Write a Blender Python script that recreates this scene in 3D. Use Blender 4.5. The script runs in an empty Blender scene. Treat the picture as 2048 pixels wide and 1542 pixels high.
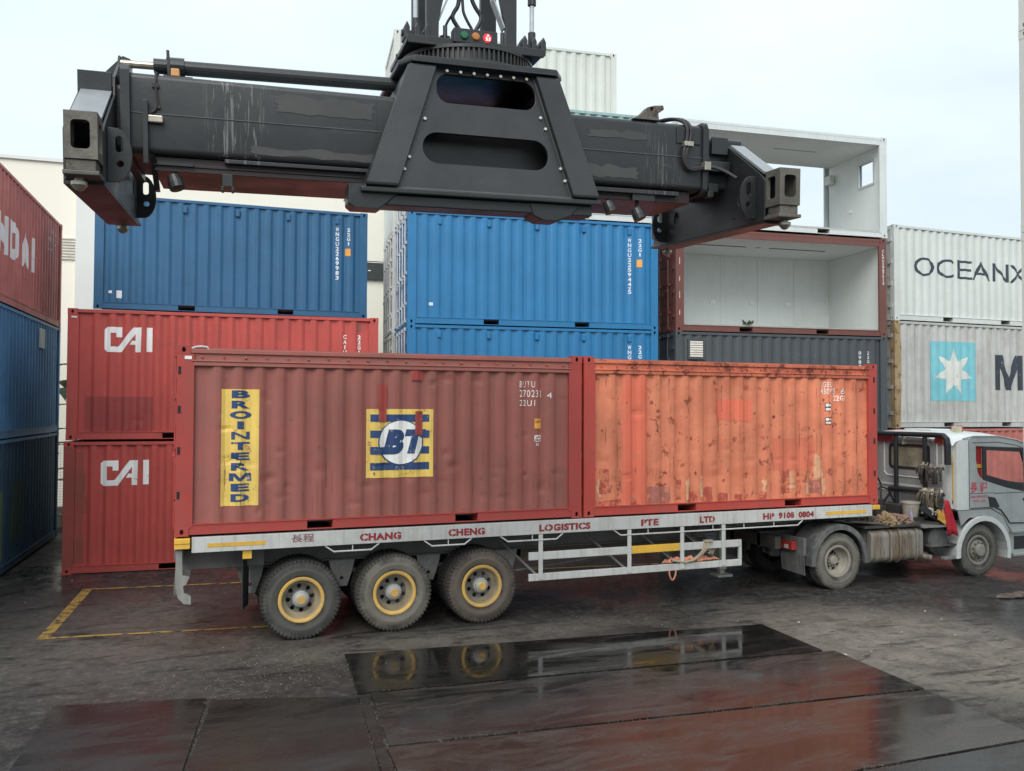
import bpy, bmesh, math, random
from mathutils import Vector, Matrix, noise
from mathutils.geometry import tessellate_polygon

random.seed(7)
sc = bpy.context.scene
COL = sc.collection
R = math.radians

# ------------------------------------------------------------------ camera
cam_d = bpy.data.cameras.new('camera')
cam = bpy.data.objects.new('camera', cam_d)
COL.objects.link(cam)
sc.camera = cam
CAM = Vector((0.1797, -12.2264, 3.2848))
yaw, pitch, roll = 0.3652, 0.0261, 0.0036
cy_, sy_, cp_, sp_ = math.cos(yaw), math.sin(yaw), math.cos(pitch), math.sin(pitch)
fw = Vector((sy_ * cp_, cy_ * cp_, sp_))
rt = Vector((cy_, -sy_, 0))
up = rt.cross(fw)
rt2 = rt * math.cos(roll) + up * math.sin(roll)
up2 = up * math.cos(roll) - rt * math.sin(roll)
cam.matrix_world = Matrix(((rt2.x, up2.x, -fw.x, CAM.x), (rt2.y, up2.y, -fw.y, CAM.y), (rt2.z, up2.z, -fw.z, CAM.z), (0, 0, 0, 1)))
cam_d.sensor_fit = 'HORIZONTAL'
cam_d.sensor_width = 36.0
cam_d.lens = 1681.33 / 2048 * 36.0
cam_d.clip_start = 0.1
cam_d.clip_end = 2000

# ------------------------------------------------------------------ world, sun, exposure
SUN_EL, SUN_AZ = R(44), R(214)          # azimuth from +Y, clockwise
w = bpy.data.worlds.new('World')
sc.world = w
w.use_nodes = True
nt = w.node_tree
nt.nodes.clear()
def wn(t, **k):
    n = nt.nodes.new(t)
    for a, b in k.items():
        setattr(n, a, b)
    return n
out = wn('ShaderNodeOutputWorld')
bg = wn('ShaderNodeBackground')
bg.inputs['Strength'].default_value = 0.1
sky = wn('ShaderNodeTexSky', sky_type='NISHITA', sun_disc=False, sun_elevation=SUN_EL, sun_rotation=SUN_AZ, air_density=1.0, dust_density=4.0)
tc = wn('ShaderNodeTexCoord')
sep = wn('ShaderNodeSeparateXYZ')
nt.links.new(tc.outputs['Generated'], sep.inputs[0])
ramp = wn('ShaderNodeValToRGB')                       # overcast: a little brighter overhead
ramp.color_ramp.elements[0].position = 0.0
ramp.color_ramp.elements[0].color = (0.70, 0.82, 0.87, 1)
ramp.color_ramp.elements[1].position = 1.0
ramp.color_ramp.elements[1].color = (1.04, 1.15, 1.25, 1)
nt.links.new(sep.outputs['Z'], ramp.inputs[0])
mp = wn('ShaderNodeMapping')
mp.inputs['Scale'].default_value = (1.2, 1.2, 3.0)
nt.links.new(tc.outputs['Generated'], mp.inputs[0])
cl = wn('ShaderNodeTexNoise')
cl.inputs['Scale'].default_value = 3.0
cl.inputs['Detail'].default_value = 6
nt.links.new(mp.outputs[0], cl.inputs['Vector'])
clr = wn('ShaderNodeMapRange')
clr.inputs[1].default_value = 0.3
clr.inputs[2].default_value = 0.7
clr.inputs[3].default_value = 5.6
clr.inputs[4].default_value = 6.7
nt.links.new(cl.outputs['Fac'], clr.inputs[0])
mul = wn('ShaderNodeVectorMath', operation='SCALE')
nt.links.new(ramp.outputs['Color'], mul.inputs[0])
nt.links.new(clr.outputs[0], mul.inputs['Scale'])
mix = wn('ShaderNodeMix', data_type='RGBA')
mix.inputs[0].default_value = 0.95
nt.links.new(sky.outputs[0], mix.inputs[6])
nt.links.new(mul.outputs[0], mix.inputs[7])
nt.links.new(mix.outputs[2], bg.inputs['Color'])
nt.links.new(bg.outputs[0], out.inputs[0])

sd = bpy.data.lights.new('sun', 'SUN')
sun = bpy.data.objects.new('sun', sd)
COL.objects.link(sun)
sd.energy = 1.5
sd.angle = R(45)
sd.color = (1.0, 0.97, 0.93)
sdir = Vector((math.sin(SUN_AZ) * math.cos(SUN_EL), math.cos(SUN_AZ) * math.cos(SUN_EL), math.sin(SUN_EL)))
sun.rotation_euler = (-sdir).to_track_quat('-Z', 'Y').to_euler()
sun.location = (0, 0, 30)

vs = sc.view_settings
vs.view_transform = 'Standard'
vs.look = 'None'
vs.exposure = 0.85
vs.gamma = 1.0
vs.use_curve_mapping = False

# ------------------------------------------------------------------ node helper
class NT:
    def __init__(s, name):
        s.m = bpy.data.materials.new(name)
        s.m.use_nodes = True
        s.t = s.m.node_tree
        s.t.nodes.clear()
        s.out = s.t.nodes.new('ShaderNodeOutputMaterial')
    def n(s, typ, ins=None, **props):
        nd = s.t.nodes.new('ShaderNode' + typ)
        for k, v in props.items():
            setattr(nd, k, v)
        for k, v in (ins or {}).items():
            if isinstance(v, bpy.types.NodeSocket):
                s.t.links.new(v, nd.inputs[k])
            else:
                nd.inputs[k].default_value = v
        return nd
    def noise(s, vec, scale, detail=4, rough=0.55, dist=0.0):
        return s.n('TexNoise', {'Vector': vec, 'Scale': scale, 'Detail': detail, 'Roughness': rough, 'Distortion': dist}).outputs['Fac']
    def rng(s, v, a, b, c=0.0, d=1.0, smooth=False):
        nd = s.n('MapRange', {0: v, 1: a, 2: b, 3: c, 4: d})
        if smooth:
            nd.interpolation_type = 'SMOOTHSTEP'
        return nd.outputs[0]
    def mix(s, f, a, b, blend='MIX'):
        nd = s.n('Mix', data_type='RGBA', blend_type=blend)
        for i, v in ((0, f), (6, a), (7, b)):
            if isinstance(v, bpy.types.NodeSocket):
                s.t.links.new(v, nd.inputs[i])
            else:
                nd.inputs[i].default_value = v if i == 0 else (tuple(v) + (1,) if len(v) == 3 else v)
        return nd.outputs[2]
    def math(s, op, a, b=0.0):
        return s.n('Math', {0: a, 1: b}, operation=op).outputs[0]
    def scalev(s, v, sx, sy, sz):
        return s.n('Mapping', {0: v, 3: (sx, sy, sz)}).outputs[0]
    def coords(s, rand=True):
        tcn = s.n('TexCoord')
        v = tcn.outputs['Object']
        if rand:
            oi = s.n('ObjectInfo')
            r_ = s.math('MULTIPLY', oi.outputs['Random'], 37.0)
            cmb = s.n('CombineXYZ', {0: r_, 1: r_, 2: r_}).outputs[0]
            v = s.n('VectorMath', {0: v, 1: cmb}, operation='ADD').outputs[0]
        return v
    def bsdf(s, col, rough=0.5, metal=0.0, bump=None, bstr=0.2, bdist=0.02, **k):
        p = s.n('BsdfPrincipled')
        for kk, v in (('Base Color', col), ('Roughness', rough), ('Metallic', metal)):
            if isinstance(v, bpy.types.NodeSocket):
                s.t.links.new(v, p.inputs[kk])
            elif kk == 'Base Color':
                p.inputs[kk].default_value = tuple(v) + (1,)
            else:
                p.inputs[kk].default_value = v
        for kk, v in k.items():
            kk = kk.replace('_', ' ')
            if isinstance(v, bpy.types.NodeSocket):
                s.t.links.new(v, p.inputs[kk])
            else:
                p.inputs[kk].default_value = v
        if bump is not None:
            b = s.n('Bump', {'Height': bump, 'Strength': bstr, 'Distance': bdist})
            s.t.links.new(b.outputs[0], p.inputs['Normal'])
        s.t.links.new(p.outputs[0], s.out.inputs[0])
        return s.m

def paint(name, col, rough=0.5, var=0.18, dirt=0.35, dirtcol=(0.11, 0.09, 0.075), rust=0.2, rustcol=(0.11, 0.035, 0.018), streak=0.5, bump=0.15, metal=0.0, fine=1.0, rand=True, runs=0.0):
    """weathered paint: faded patches, run-off streaks, grime, chips of rust"""
    s = NT(name)
    v = s.coords(rand)
    n1 = s.noise(v, 0.9, 5, 0.6)
    c = s.mix(s.rng(n1, 0.3, 0.7), [x * (1 - var) for x in col], [min(1, x * (1 + var)) for x in col])
    n1b = s.noise(v, 9.0, 6, 0.65)
    c = s.mix(s.rng(n1b, 0.35, 0.75, 0, var * 0.9), c, [min(1, x * 1.25 + 0.03) for x in col])
    if streak > 0:
        sv = s.scalev(v, 9.0, 9.0, 0.35)
        st = s.noise(sv, 1.6, 5, 0.6)
        c = s.mix(s.rng(st, 0.5, 0.72, 0, streak * 0.8), c, dirtcol)
    n2 = s.noise(v, 2.7, 9, 0.68)
    c = s.mix(s.rng(n2, 0.46, 0.74, 0, dirt), c, dirtcol)
    if rust > 0:
        n3 = s.noise(v, 4.5, 12, 0.72)
        th = 0.735 - 0.19 * rust
        rf = s.rng(n3, th, th + 0.05)
        n4 = s.noise(v, 30, 4)
        rc = s.mix(n4, [x * 0.6 for x in rustcol], [x * 1.8 for x in rustcol])
        c = s.mix(rf, c, rc)
    if runs > 0:                                   # thin rust runs and cracked lines down the sheet
        w1 = s.noise(v, 3.0, 4)
        wx_ = s.n('VectorMath', {0: v, 1: s.n('CombineXYZ', {0: s.math('MULTIPLY', w1, 0.10), 1: 0.0, 2: 0.0}).outputs[0]}, operation='ADD').outputs[0]
        r1 = s.noise(s.scalev(wx_, 14.0, 14.0, 0.55), 1.0, 6, 0.7)
        gate = s.rng(s.noise(v, 1.4, 4), 0.42, 0.62)
        c = s.mix(s.math('MULTIPLY', s.rng(r1, 0.60, 0.65, 0, runs), gate), c, [x * 1.1 for x in rustcol])
        r2 = s.noise(s.scalev(v, 5.0, 5.0, 1.6), 1.3, 11, 0.78)
        c = s.mix(s.rng(r2, 0.625, 0.67, 0, runs * 0.9), c, [x * 1.6 for x in rustcol])
    rr = s.rng(n2, 0.2, 0.8, rough - 0.12, rough + 0.18)
    nb = s.noise(v, 22 * fine, 5)
    return s.bsdf(c, rr, metal, bump=nb, bstr=bump, bdist=0.01)

def plain(name, col, rough=0.6, metal=0.0, var=0.12, scale=6.0, bump=0.1, **k):
    s = NT(name)
    v = s.coords()
    n1 = s.noise(v, scale, 6, 0.6)
    c = s.mix(s.rng(n1, 0.3, 0.7), [x * (1 - var) for x in col], [min(1, x * (1 + var)) for x in col])
    return s.bsdf(c, s.rng(n1, 0.3, 0.7, max(0.02, rough - 0.08), min(1, rough + 0.08)), metal, bump=n1, bstr=bump, bdist=0.01, **k)

# ------------------------------------------------------------------ mesh builder
class MB:
    def __init__(s):
        s.v, s.f = [], []
    def add(s, vs_, fs):
        o = len(s.v)
        s.v += [tuple(p) for p in vs_]
        s.f += [tuple(i + o for i in q) for q in fs]
        return s
    def box(s, x0, x1, y0, y1, z0, z1):
        vs_ = [(x, y, z) for z in (z0, z1) for y in (y0, y1) for x in (x0, x1)]
        return s.add(vs_, [(0, 2, 3, 1), (4, 5, 7, 6), (0, 1, 5, 4), (2, 6, 7, 3), (0, 4, 6, 2), (1, 3, 7, 5)])
    def quad(s, a, b, c, d):
        return s.add([a, b, c, d], [(0, 1, 2, 3)])
    def bar(s, p0, p1, wx, wz, upv=(0, 0, 1)):
        """box of section wx (side) x wz along upv, from p0 to p1"""
        p0, p1 = Vector(p0), Vector(p1)
        d = (p1 - p0).normalized()
        u = Vector(upv)
        if abs(d.dot(u)) > 0.98:
            u = Vector((0, 1, 0))
        sx = d.cross(u).normalized()
        sz = sx.cross(d).normalized()
        vs_ = []
        for p in (p0, p1):
            for a, b in ((-1, -1), (1, -1), (1, 1), (-1, 1)):
                vs_.append(p + sx * a * wx / 2 + sz * b * wz / 2)
        return s.add(vs_, [(0, 3, 2, 1), (4, 5, 6, 7), (0, 1, 5, 4), (1, 2, 6, 5), (2, 3, 7, 6), (3, 0, 4, 7)])
    def plate(s, outer, holes, org, ux, uy, nvec):
        """2-D outline with holes, placed at org + u*ux + v*uy, thickness along nvec"""
        org, ux, uy, nv = Vector(org), Vector(ux), Vector(uy), Vector(nvec)
        loops = [outer] + list(holes)
        pts = [p for l in loops for p in l]
        tris = tessellate_polygon([[Vector((p[0], p[1], 0)) for p in l] for l in loops])
        a = [org + ux * p[0] + uy * p[1] for p in pts]
        b = [q + nv for q in a]
        n = len(pts)
        fs = [tuple(t) for t in tris] + [tuple(i + n for i in reversed(t)) for t in tris]
        k = 0
        for l in loops:
            m = len(l)
            for i in range(m):
                j = (i + 1) % m
                fs.append((k + i, k + j, k + j + n, k + i + n))
            k += m
        return s.add(a + b, fs)
    def tube(s, pts, r, n=8, caps=True):
        pts = [Vector(p) for p in pts]
        prev = None
        rings = []
        for i, p in enumerate(pts):
            d = (pts[min(i + 1, len(pts) - 1)] - pts[max(i - 1, 0)]).normalized()
            if prev is None:
                u = Vector((0, 0, 1)) if abs(d.z) < 0.9 else Vector((1, 0, 0))
                u = (u - d * u.dot(d)).normalized()
            else:
                u = (prev - d * prev.dot(d)).normalized()
            prev = u
            wv = d.cross(u)
            rr = r[i] if isinstance(r, (list, tuple)) else r
            rings.append([p + (u * math.cos(2 * math.pi * k / n) + wv * math.sin(2 * math.pi * k / n)) * rr for k in range(n)])
        vs_ = [q for rg in rings for q in rg]
        fs = []
        for i in range(len(rings) - 1):
            for k in range(n):
                k2 = (k + 1) % n
                fs.append((i * n + k, i * n + k2, (i + 1) * n + k2, (i + 1) * n + k))
        if caps:
            fs.append(tuple(reversed(range(n))))
            fs.append(tuple((len(rings) - 1) * n + k for k in range(n)))
        return s.add(vs_, fs)
    def cyl(s, p0, p1, r, n=16, r1=None):
        return s.tube([p0, p1], [r, r if r1 is None else r1], n)
    def lathe(s, prof, org, axis, n=32, mod=None):
        """prof: list of (radius, height along axis)"""
        org, ax = Vector(org), Vector(axis).normalized()
        u = Vector((0, 0, 1)) if abs(ax.z) < 0.9 else Vector((1, 0, 0))
        u = (u - ax * u.dot(ax)).normalized()
        wv = ax.cross(u)
        m = len(prof)
        vs_, fs = [], []
        for k in range(n):
            a = 2 * math.pi * k / n
            for i, (r, h) in enumerate(prof):
                rr = r if mod is None else mod(k, i, r)
                vs_.append(org + ax * h + (u * math.cos(a) + wv * math.sin(a)) * rr)
        for k in range(n):
            k2 = (k + 1) % n
            for i in range(m - 1):
                fs.append((k * m + i, k * m + i + 1, k2 * m + i + 1, k2 * m + i))
        return s.add(vs_, fs)
    def mesh(s, name, smooth=0, fix=True):
        me = bpy.data.meshes.new(name)
        me.from_pydata(s.v, [], s.f)
        if fix:
            bm = bmesh.new()
            bm.from_mesh(me)
            bmesh.ops.remove_doubles(bm, verts=bm.verts, dist=1e-5)
            bmesh.ops.recalc_face_normals(bm, faces=bm.faces)
            bm.to_mesh(me)
            bm.free()
        if smooth:
            me.shade_smooth()
            me.set_sharp_from_angle(angle=R(smooth))
        me.update()
        return me

def obj(name, me, mat=None, parent=None, bevel=0.0, **props):
    if isinstance(me, MB):
        me = me.mesh(name)
    o = bpy.data.objects.new(name, me)
    COL.objects.link(o)
    if mat is not None:
        if len(me.materials) == 0:
            me.materials.append(mat)
        if me.materials[0] is not mat:
            o.material_slots[0].link = 'OBJECT'
            o.material_slots[0].material = mat
    if parent is not None:
        o.parent = parent
    if bevel > 0:
        b = o.modifiers.new('bevel', 'BEVEL')
        b.width = bevel
        b.segments = 2
        b.limit_method = 'ANGLE'
        b.angle_limit = R(40)
    for k, v in props.items():
        o[k] = v
    return o

def thing(name, label, cat, loc=(0, 0, 0), rz=0.0, group=None):
    o = bpy.data.objects.new(name, None)
    COL.objects.link(o)
    o.empty_display_size = 0.2
    o.location = loc
    o.rotation_euler = (0, 0, rz)
    o['label'] = label
    o['category'] = cat
    if group:
        o['group'] = group
    return o

def tag(o, label, cat, group=None):
    o['label'] = label
    o['category'] = cat
    if group:
        o['group'] = group
    return o

def rrect(x0, x1, y0, y1, r, n=5):
    pts = []
    for cx, cy, a0 in ((x1 - r, y1 - r, 0), (x0 + r, y1 - r, 90), (x0 + r, y0 + r, 180), (x1 - r, y0 + r, 270)):
        for i in range(n + 1):
            a = R(a0 + 90 * i / n)
            pts.append((cx + r * math.cos(a), cy + r * math.sin(a)))
    return pts

def circ(cx, cy, rx, ry=None, n=14, a0=0.0):
    ry = rx if ry is None else ry
    return [(cx + rx * math.cos(a0 + 2 * math.pi * i / n), cy + ry * math.sin(a0 + 2 * math.pi * i / n)) for i in range(n)]

# ------------------------------------------------------------------ flat lettering as meshes
def text2d(body, bold=0.0, shear=0.0, space=1.0):
    cu = bpy.data.curves.new('text_outline', 'FONT')
    cu.body = body
    cu.size = 1.0
    cu.offset = bold
    cu.shear = shear
    cu.space_character = space
    cu.resolution_u = 3
    o = bpy.data.objects.new('text_outline', cu)
    COL.objects.link(o)
    dg = bpy.context.evaluated_depsgraph_get()
    me = bpy.data.meshes.new_from_object(o.evaluated_get(dg))
    vs_ = [(v.co.x, v.co.y) for v in me.vertices]
    fs = [tuple(p.vertices) for p in me.polygons]
    bpy.data.objects.remove(o)
    bpy.data.curves.remove(cu)
    bpy.data.meshes.remove(me)
    return vs_, fs

def fit2d(tv, x0, x1, z0, z1):
    vs_, fs = tv
    if not vs_:
        return [], []
    ax, bx = min(v[0] for v in vs_), max(v[0] for v in vs_)
    az, bz = min(v[1] for v in vs_), max(v[1] for v in vs_)
    return [(x0 + (v[0] - ax) / max(1e-6, bx - ax) * (x1 - x0), z0 + (v[1] - az) / max(1e-6, bz - az) * (z1 - z0)) for v in vs_], fs

def poly2d(outer, holes=()):
    pts = list(outer)
    for h in holes:
        pts += list(h)
    tris = tessellate_polygon([[Vector((p[0], p[1], 0)) for p in l] for l in [outer] + list(holes)])
    return pts, [tuple(t) for t in tris]

def rect2d(x0, x1, z0, z1):
    return [(x0, z0), (x1, z0), (x1, z1), (x0, z1)], [(0, 1, 2, 3)]

def join2d(*items):
    vs_, fs = [], []
    for a, b in items:
        o = len(vs_)
        vs_ += list(a)
        fs += [tuple(i + o for i in q) for q in b]
    return vs_, fs

M_OUT = [(0, 0), (0.2, 0), (0.2, 0.62), (0.42, 0), (0.58, 0), (0.8, 0.62), (0.8, 0), (1, 0), (1, 1), (0.73, 1), (0.5, 0.36), (0.27, 1), (0, 1)]
def letter2d(ch, bold, x0, x1, z0, z1, shear=0.0):
    if ch == 'M':
        return fit2d(poly2d(M_OUT), x0, x1, z0, z1)
    return fit2d(text2d(ch, bold, shear), x0, x1, z0, z1)

def smooth_path(pts, n=2):
    q_ = [Vector(p) for p in pts]
    for _ in range(n):
        nq = [q_[0]]
        for a, b in zip(q_, q_[1:]):
            nq += [a * 0.75 + b * 0.25, a * 0.25 + b * 0.75]
        nq.append(q_[-1])
        q_ = nq
    return q_

def stack2d(body, cx, ztop, wd, ht, pitch, bold=0.02):
    """letters one under another, upright"""
    items = []
    z = ztop
    for ch in body:
        if ch != ' ':
            ww = wd * (0.35 if ch in '1I' else 1.0)
            items.append(fit2d(text2d(ch, bold), cx - ww / 2, cx + ww / 2, z - ht, z))
        z -= pitch
    return join2d(*items)

def conform(name, tv, mat, parent, folds, yf, off=0.004, dz=None, **props):
    """lay a flat outline on a corrugated side: cut it at every fold, then push each vertex onto the panel"""
    vs_, fs = tv
    bm = bmesh.new()
    bv = [bm.verts.new((v[0], 0, v[1])) for v in vs_]
    for f in fs:
        try:
            bm.faces.new([bv[i] for i in f])
        except ValueError:
            pass
    x0, x1 = min(v[0] for v in vs_), max(v[0] for v in vs_)
    z0, z1 = min(v[1] for v in vs_), max(v[1] for v in vs_)
    for x in folds:
        if x0 < x < x1:
            g = bm.verts[:] + bm.edges[:] + bm.faces[:]
            bmesh.ops.bisect_plane(bm, geom=g, plane_co=(x, 0, 0), plane_no=(1, 0, 0), dist=1e-5)
    if dz:
        z = math.ceil(z0 / dz) * dz
        while z < z1:
            g = bm.verts[:] + bm.edges[:] + bm.faces[:]
            bmesh.ops.bisect_plane(bm, geom=g, plane_co=(0, 0, z), plane_no=(0, 0, 1), dist=1e-5)
            z += dz
    for v in bm.verts:
        v.co.y = yf(v.co.x, v.co.z) - off
    bmesh.ops.recalc_face_normals(bm, faces=bm.faces)
    me = bpy.data.meshes.new(name)
    bm.to_mesh(me)
    bm.free()
    return obj(name, me, mat, parent, **props)
# ------------------------------------------------------------------ materials
M = {}
M['A_frame'] = paint('red_frame_paint', (0.37, 0.050, 0.040), 0.45, 0.1, 0.25, rust=0.1, streak=0.25)
M['A_side'] = paint('faded_maroon_paint', (0.285, 0.086, 0.070), 0.6, 0.17, 0.4, (0.2, 0.12, 0.09), rust=0.16, streak=0.22, bump=0.25, runs=0.1)
M['A_rail'] = paint('worn_maroon_rail', (0.33, 0.10, 0.08), 0.6, 0.2, 0.5, (0.24, 0.15, 0.12), rust=0.3)
M['B_side'] = paint('faded_orange_paint', (0.64, 0.205, 0.11), 0.6, 0.24, 0.7, (0.50, 0.13, 0.068), rust=0.85, rustcol=(0.22, 0.055, 0.03), streak=0.22, bump=0.3, runs=0.55)
M['B_rail'] = paint('rusty_orange_rail', (0.56, 0.15, 0.08), 0.6, 0.25, 0.8, (0.25, 0.06, 0.04), rust=1.1, rustcol=(0.15, 0.035, 0.022), runs=0.5)
M['B_frame'] = paint('red_orange_frame_paint', (0.46, 0.060, 0.045), 0.45, 0.1, 0.25, rust=0.2, streak=0.25)
M['B_touch'] = paint('bright_red_touch_up', (0.70, 0.15, 0.085), 0.55, 0.15, 0.55, (0.6, 0.18, 0.1), rust=0.1, streak=0.3)
M['B_prime'] = None
M['B_dull'] = None
M['cai'] = paint('brick_red_paint', (0.49, 0.075, 0.062), 0.5, 0.13, 0.3, (0.22, 0.06, 0.045), rust=0.12, streak=0.4, bump=0.2)
M['cai_old'] = paint('scraped_red_paint', (0.35, 0.065, 0.05), 0.6, 0.2, 0.6, (0.16, 0.09, 0.06), rust=0.5, streak=0.5)
M['cai_patch'] = paint('dark_red_repair_paint', (0.32, 0.05, 0.045), 0.5, 0.08, 0.2, rust=0.05, streak=0.2)
M['blue'] = paint('mid_blue_paint', (0.018, 0.172, 0.375), 0.42, 0.10, 0.18, (0.03, 0.11, 0.22), rust=0.02, streak=0.25, bump=0.1)
M['blue_dull'] = paint('dull_blue_paint', (0.021, 0.115, 0.235), 0.5, 0.12, 0.25, (0.03, 0.08, 0.14), rust=0.04, streak=0.3, bump=0.1)
M['navy'] = paint('dark_blue_paint', (0.025, 0.065, 0.11), 0.55, 0.2, 0.4, (0.05, 0.06, 0.06), rust=0.1, streak=0.4)
M['left_blue'] = paint('worn_blue_paint', (0.06, 0.18, 0.34), 0.5, 0.2, 0.35, (0.05, 0.09, 0.13), rust=0.1, streak=0.4)
M['hy_red'] = paint('weathered_red_paint', (0.47, 0.150, 0.125), 0.55, 0.2, 0.35, (0.2, 0.07, 0.05), rust=0.22, streak=0.5)
M['brown'] = paint('red_brown_paint', (0.15, 0.050, 0.038), 0.5, 0.12, 0.3, rust=0.25, streak=0.4)
M['grey_dark'] = paint('charcoal_paint', (0.058, 0.068, 0.076), 0.5, 0.12, 0.3, (0.09, 0.09, 0.085), rust=0.03, streak=0.3, bump=0.1)
M['ocean'] = paint('pale_grey_paint', (0.60, 0.63, 0.60), 0.55, 0.06, 0.2, (0.4, 0.4, 0.36), rust=0.04, streak=0.3, bump=0.1)
M['maersk'] = paint('dirty_grey_paint', (0.47, 0.475, 0.455), 0.6, 0.14, 0.4, (0.28, 0.24, 0.18), rust=0.2, streak=0.7, rustcol=(0.13, 0.06, 0.03), runs=0.5)
M['maersk_rust'] = paint('rusted_post', (0.36, 0.27, 0.15), 0.7, 0.25, 0.6, (0.2, 0.11, 0.05), rust=1.0, rustcol=(0.15, 0.07, 0.035))
M['beige'] = paint('beige_white_paint', (0.58, 0.59, 0.545), 0.55, 0.06, 0.15, (0.4, 0.4, 0.32), rust=0.03, streak=0.2, bump=0.1)
M['white_c'] = paint('off_white_paint', (0.56, 0.58, 0.57), 0.55, 0.08, 0.25, (0.35, 0.33, 0.28), rust=0.08, streak=0.5)
M['teal'] = paint('pale_teal_paint', (0.30, 0.46, 0.46), 0.55, 0.1, 0.3, rust=0.1)
M['office'] = paint('office_white_paint', (0.60, 0.64, 0.63), 0.5, 0.05, 0.2, (0.4, 0.4, 0.38), rust=0.05, streak=0.3, bump=0.08)
M['inner'] = paint('white_lining_board', (0.70, 0.74, 0.72), 0.6, 0.03, 0.22, (0.52, 0.52, 0.47), rust=0.02, streak=0.25, bump=0.03)
M['inner_floor'] = plain('grey_lining_floor', (0.35, 0.34, 0.32), 0.7)
M['dark'] = plain('void_shade', (0.012, 0.012, 0.012), 0.8)  # near black standing in for the shade inside openings
M['black_strip'] = plain('black_strip', (0.02, 0.02, 0.02), 0.5)
M['galv'] = plain('galvanised_rod', (0.55, 0.57, 0.57), 0.4, 0.3)
M['wood'] = plain('container_floor', (0.08, 0.06, 0.05), 0.8)
def worn_print(name, col, under, amt=0.5, rough=0.55):
    s = NT(name)
    v = s.coords()
    n1 = s.noise(v, 7.0, 12, 0.75)
    f = s.rng(n1, 0.62 - 0.10 * amt, 0.66 - 0.10 * amt)
    n2 = s.noise(v, 1.7, 4)
    c = s.mix(s.rng(n2, 0.3, 0.7), [x * 0.86 for x in col], [min(1, x * 1.08) for x in col])
    return s.bsdf(s.mix(f, c, under), rough)
M['B_prime'] = worn_print('dark_red_primer', (0.40, 0.075, 0.05), (0.60, 0.19, 0.10), 1.2)
M['B_dull'] = worn_print('dull_mauve_primer', (0.38, 0.13, 0.10), (0.58, 0.19, 0.11), 0.9)
M['p_white_cai'] = worn_print('worn_white_print_on_red', (0.93, 0.93, 0.91), (0.5, 0.12, 0.1), 0.1)
M['p_white_A'] = worn_print('worn_white_print_on_maroon', (0.80, 0.76, 0.70), (0.36, 0.12, 0.1), 0.6)
M['p_white_B'] = worn_print('worn_white_print_on_orange', (0.85, 0.80, 0.72), (0.68, 0.2, 0.1), 0.7)
M['p_white_hy'] = worn_print('worn_white_print_on_weathered_red', (0.78, 0.77, 0.75), (0.42, 0.12, 0.1), 0.2)
M['p_white_blue'] = worn_print('white_print_on_blue', (0.75, 0.8, 0.84), (0.1, 0.25, 0.45), 0.3)
M['p_white_grey'] = worn_print('white_print_on_grey', (0.72, 0.73, 0.73), (0.1, 0.11, 0.12), 0.3)
M['p_yellow'] = worn_print('scuffed_yellow_print', (0.80, 0.56, 0.13), (0.42, 0.22, 0.1), 0.38)
M['p_navy'] = worn_print('scuffed_navy_print', (0.020, 0.055, 0.16), (0.35, 0.32, 0.3), 0.42)
M['p_disc'] = worn_print('scuffed_white_print', (0.82, 0.82, 0.78), (0.5, 0.35, 0.3), 0.12)
M['p_orange'] = worn_print('amber_sticker', (0.80, 0.36, 0.06), (0.6, 0.5, 0.3), 0.4)
M['p_dark'] = worn_print('dark_print', (0.035, 0.045, 0.06), (0.3, 0.3, 0.3), 0.2)
M['p_sky'] = worn_print('pale_blue_print', (0.19, 0.52, 0.58), (0.45, 0.5, 0.5), 0.35)
M['p_star'] = worn_print('dingy_white_print', (0.66, 0.67, 0.62), (0.4, 0.38, 0.32), 0.3)
M['p_ghost'] = worn_print('ghosted_print', (0.24, 0.085, 0.065), (0.4, 0.08, 0.065), 0.6)

# ------------------------------------------------------------------ shipping containers
L20, WID, STD, HC = 6.058, 2.438, 2.591, 2.896
YO, DEP = 0.020, 0.036

def corr_line(x0, x1, pitch=0.278):
    """fold points (x, depth) of the corrugated side, symmetric about the middle"""
    n = int((x1 - x0 - 0.1) / pitch)
    s0 = (x0 + x1) / 2 - n * pitch / 2
    pts = [(x0, YO + DEP)]
    for i in range(n):
        a = s0 + i * pitch
        pts += [(a + 0.035, YO + DEP), (a + 0.103, YO), (a + 0.175, YO), (a + 0.243, YO + DEP)]
    pts.append((x1, YO + DEP))
    return pts

def interp(pts, x):
    if x <= pts[0][0]:
        return pts[0][1]
    for a, b in zip(pts, pts[1:]):
        if x <= b[0]:
            return a[1] + (b[1] - a[1]) * (x - a[0]) / max(1e-9, b[0] - a[0])
    return pts[-1][1]

def dent_fn(seed, amp, detail=0):
    rr_ = random.Random(int(seed * 100))
    dm = []
    if detail and amp:
        for i in range(int(amp * 11000)):
            x = rr_.uniform(0.3, 5.8)
            z = rr_.uniform(0.25, 1.15) if rr_.random() < 0.72 else rr_.uniform(0.3, 2.2)
            dm.append((x, z, rr_.uniform(0.05, 0.17), rr_.uniform(0.03, 0.10), rr_.uniform(-0.3, 1.0) * amp * 3.2, rr_.uniform(-0.6, 0.6)))
    def f(x, z):
        if amp == 0:
            return 0.0
        n = noise.noise(Vector((x * 1.1 + seed, z * 1.0, seed * 1.7)))
        m = noise.noise(Vector((x * 3.3 + seed * 2.1, z * 3.6, seed)))
        d = amp * (0.38 * n + 0.22 * m)
        for cx, cz, rx, rz, dp, sk in dm:
            u = (x - cx + sk * (z - cz)) / rx
            if -1 < u < 1:
                w_ = (z - cz) / rz
                q = u * u + w_ * w_
                if q < 1:
                    d += dp * (1 - q ** 0.5)
        return d
    return f

_mesh = {}
def cached(key, fn):
    if key not in _mesh:
        _mesh[key] = fn()
    return _mesh[key]

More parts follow.
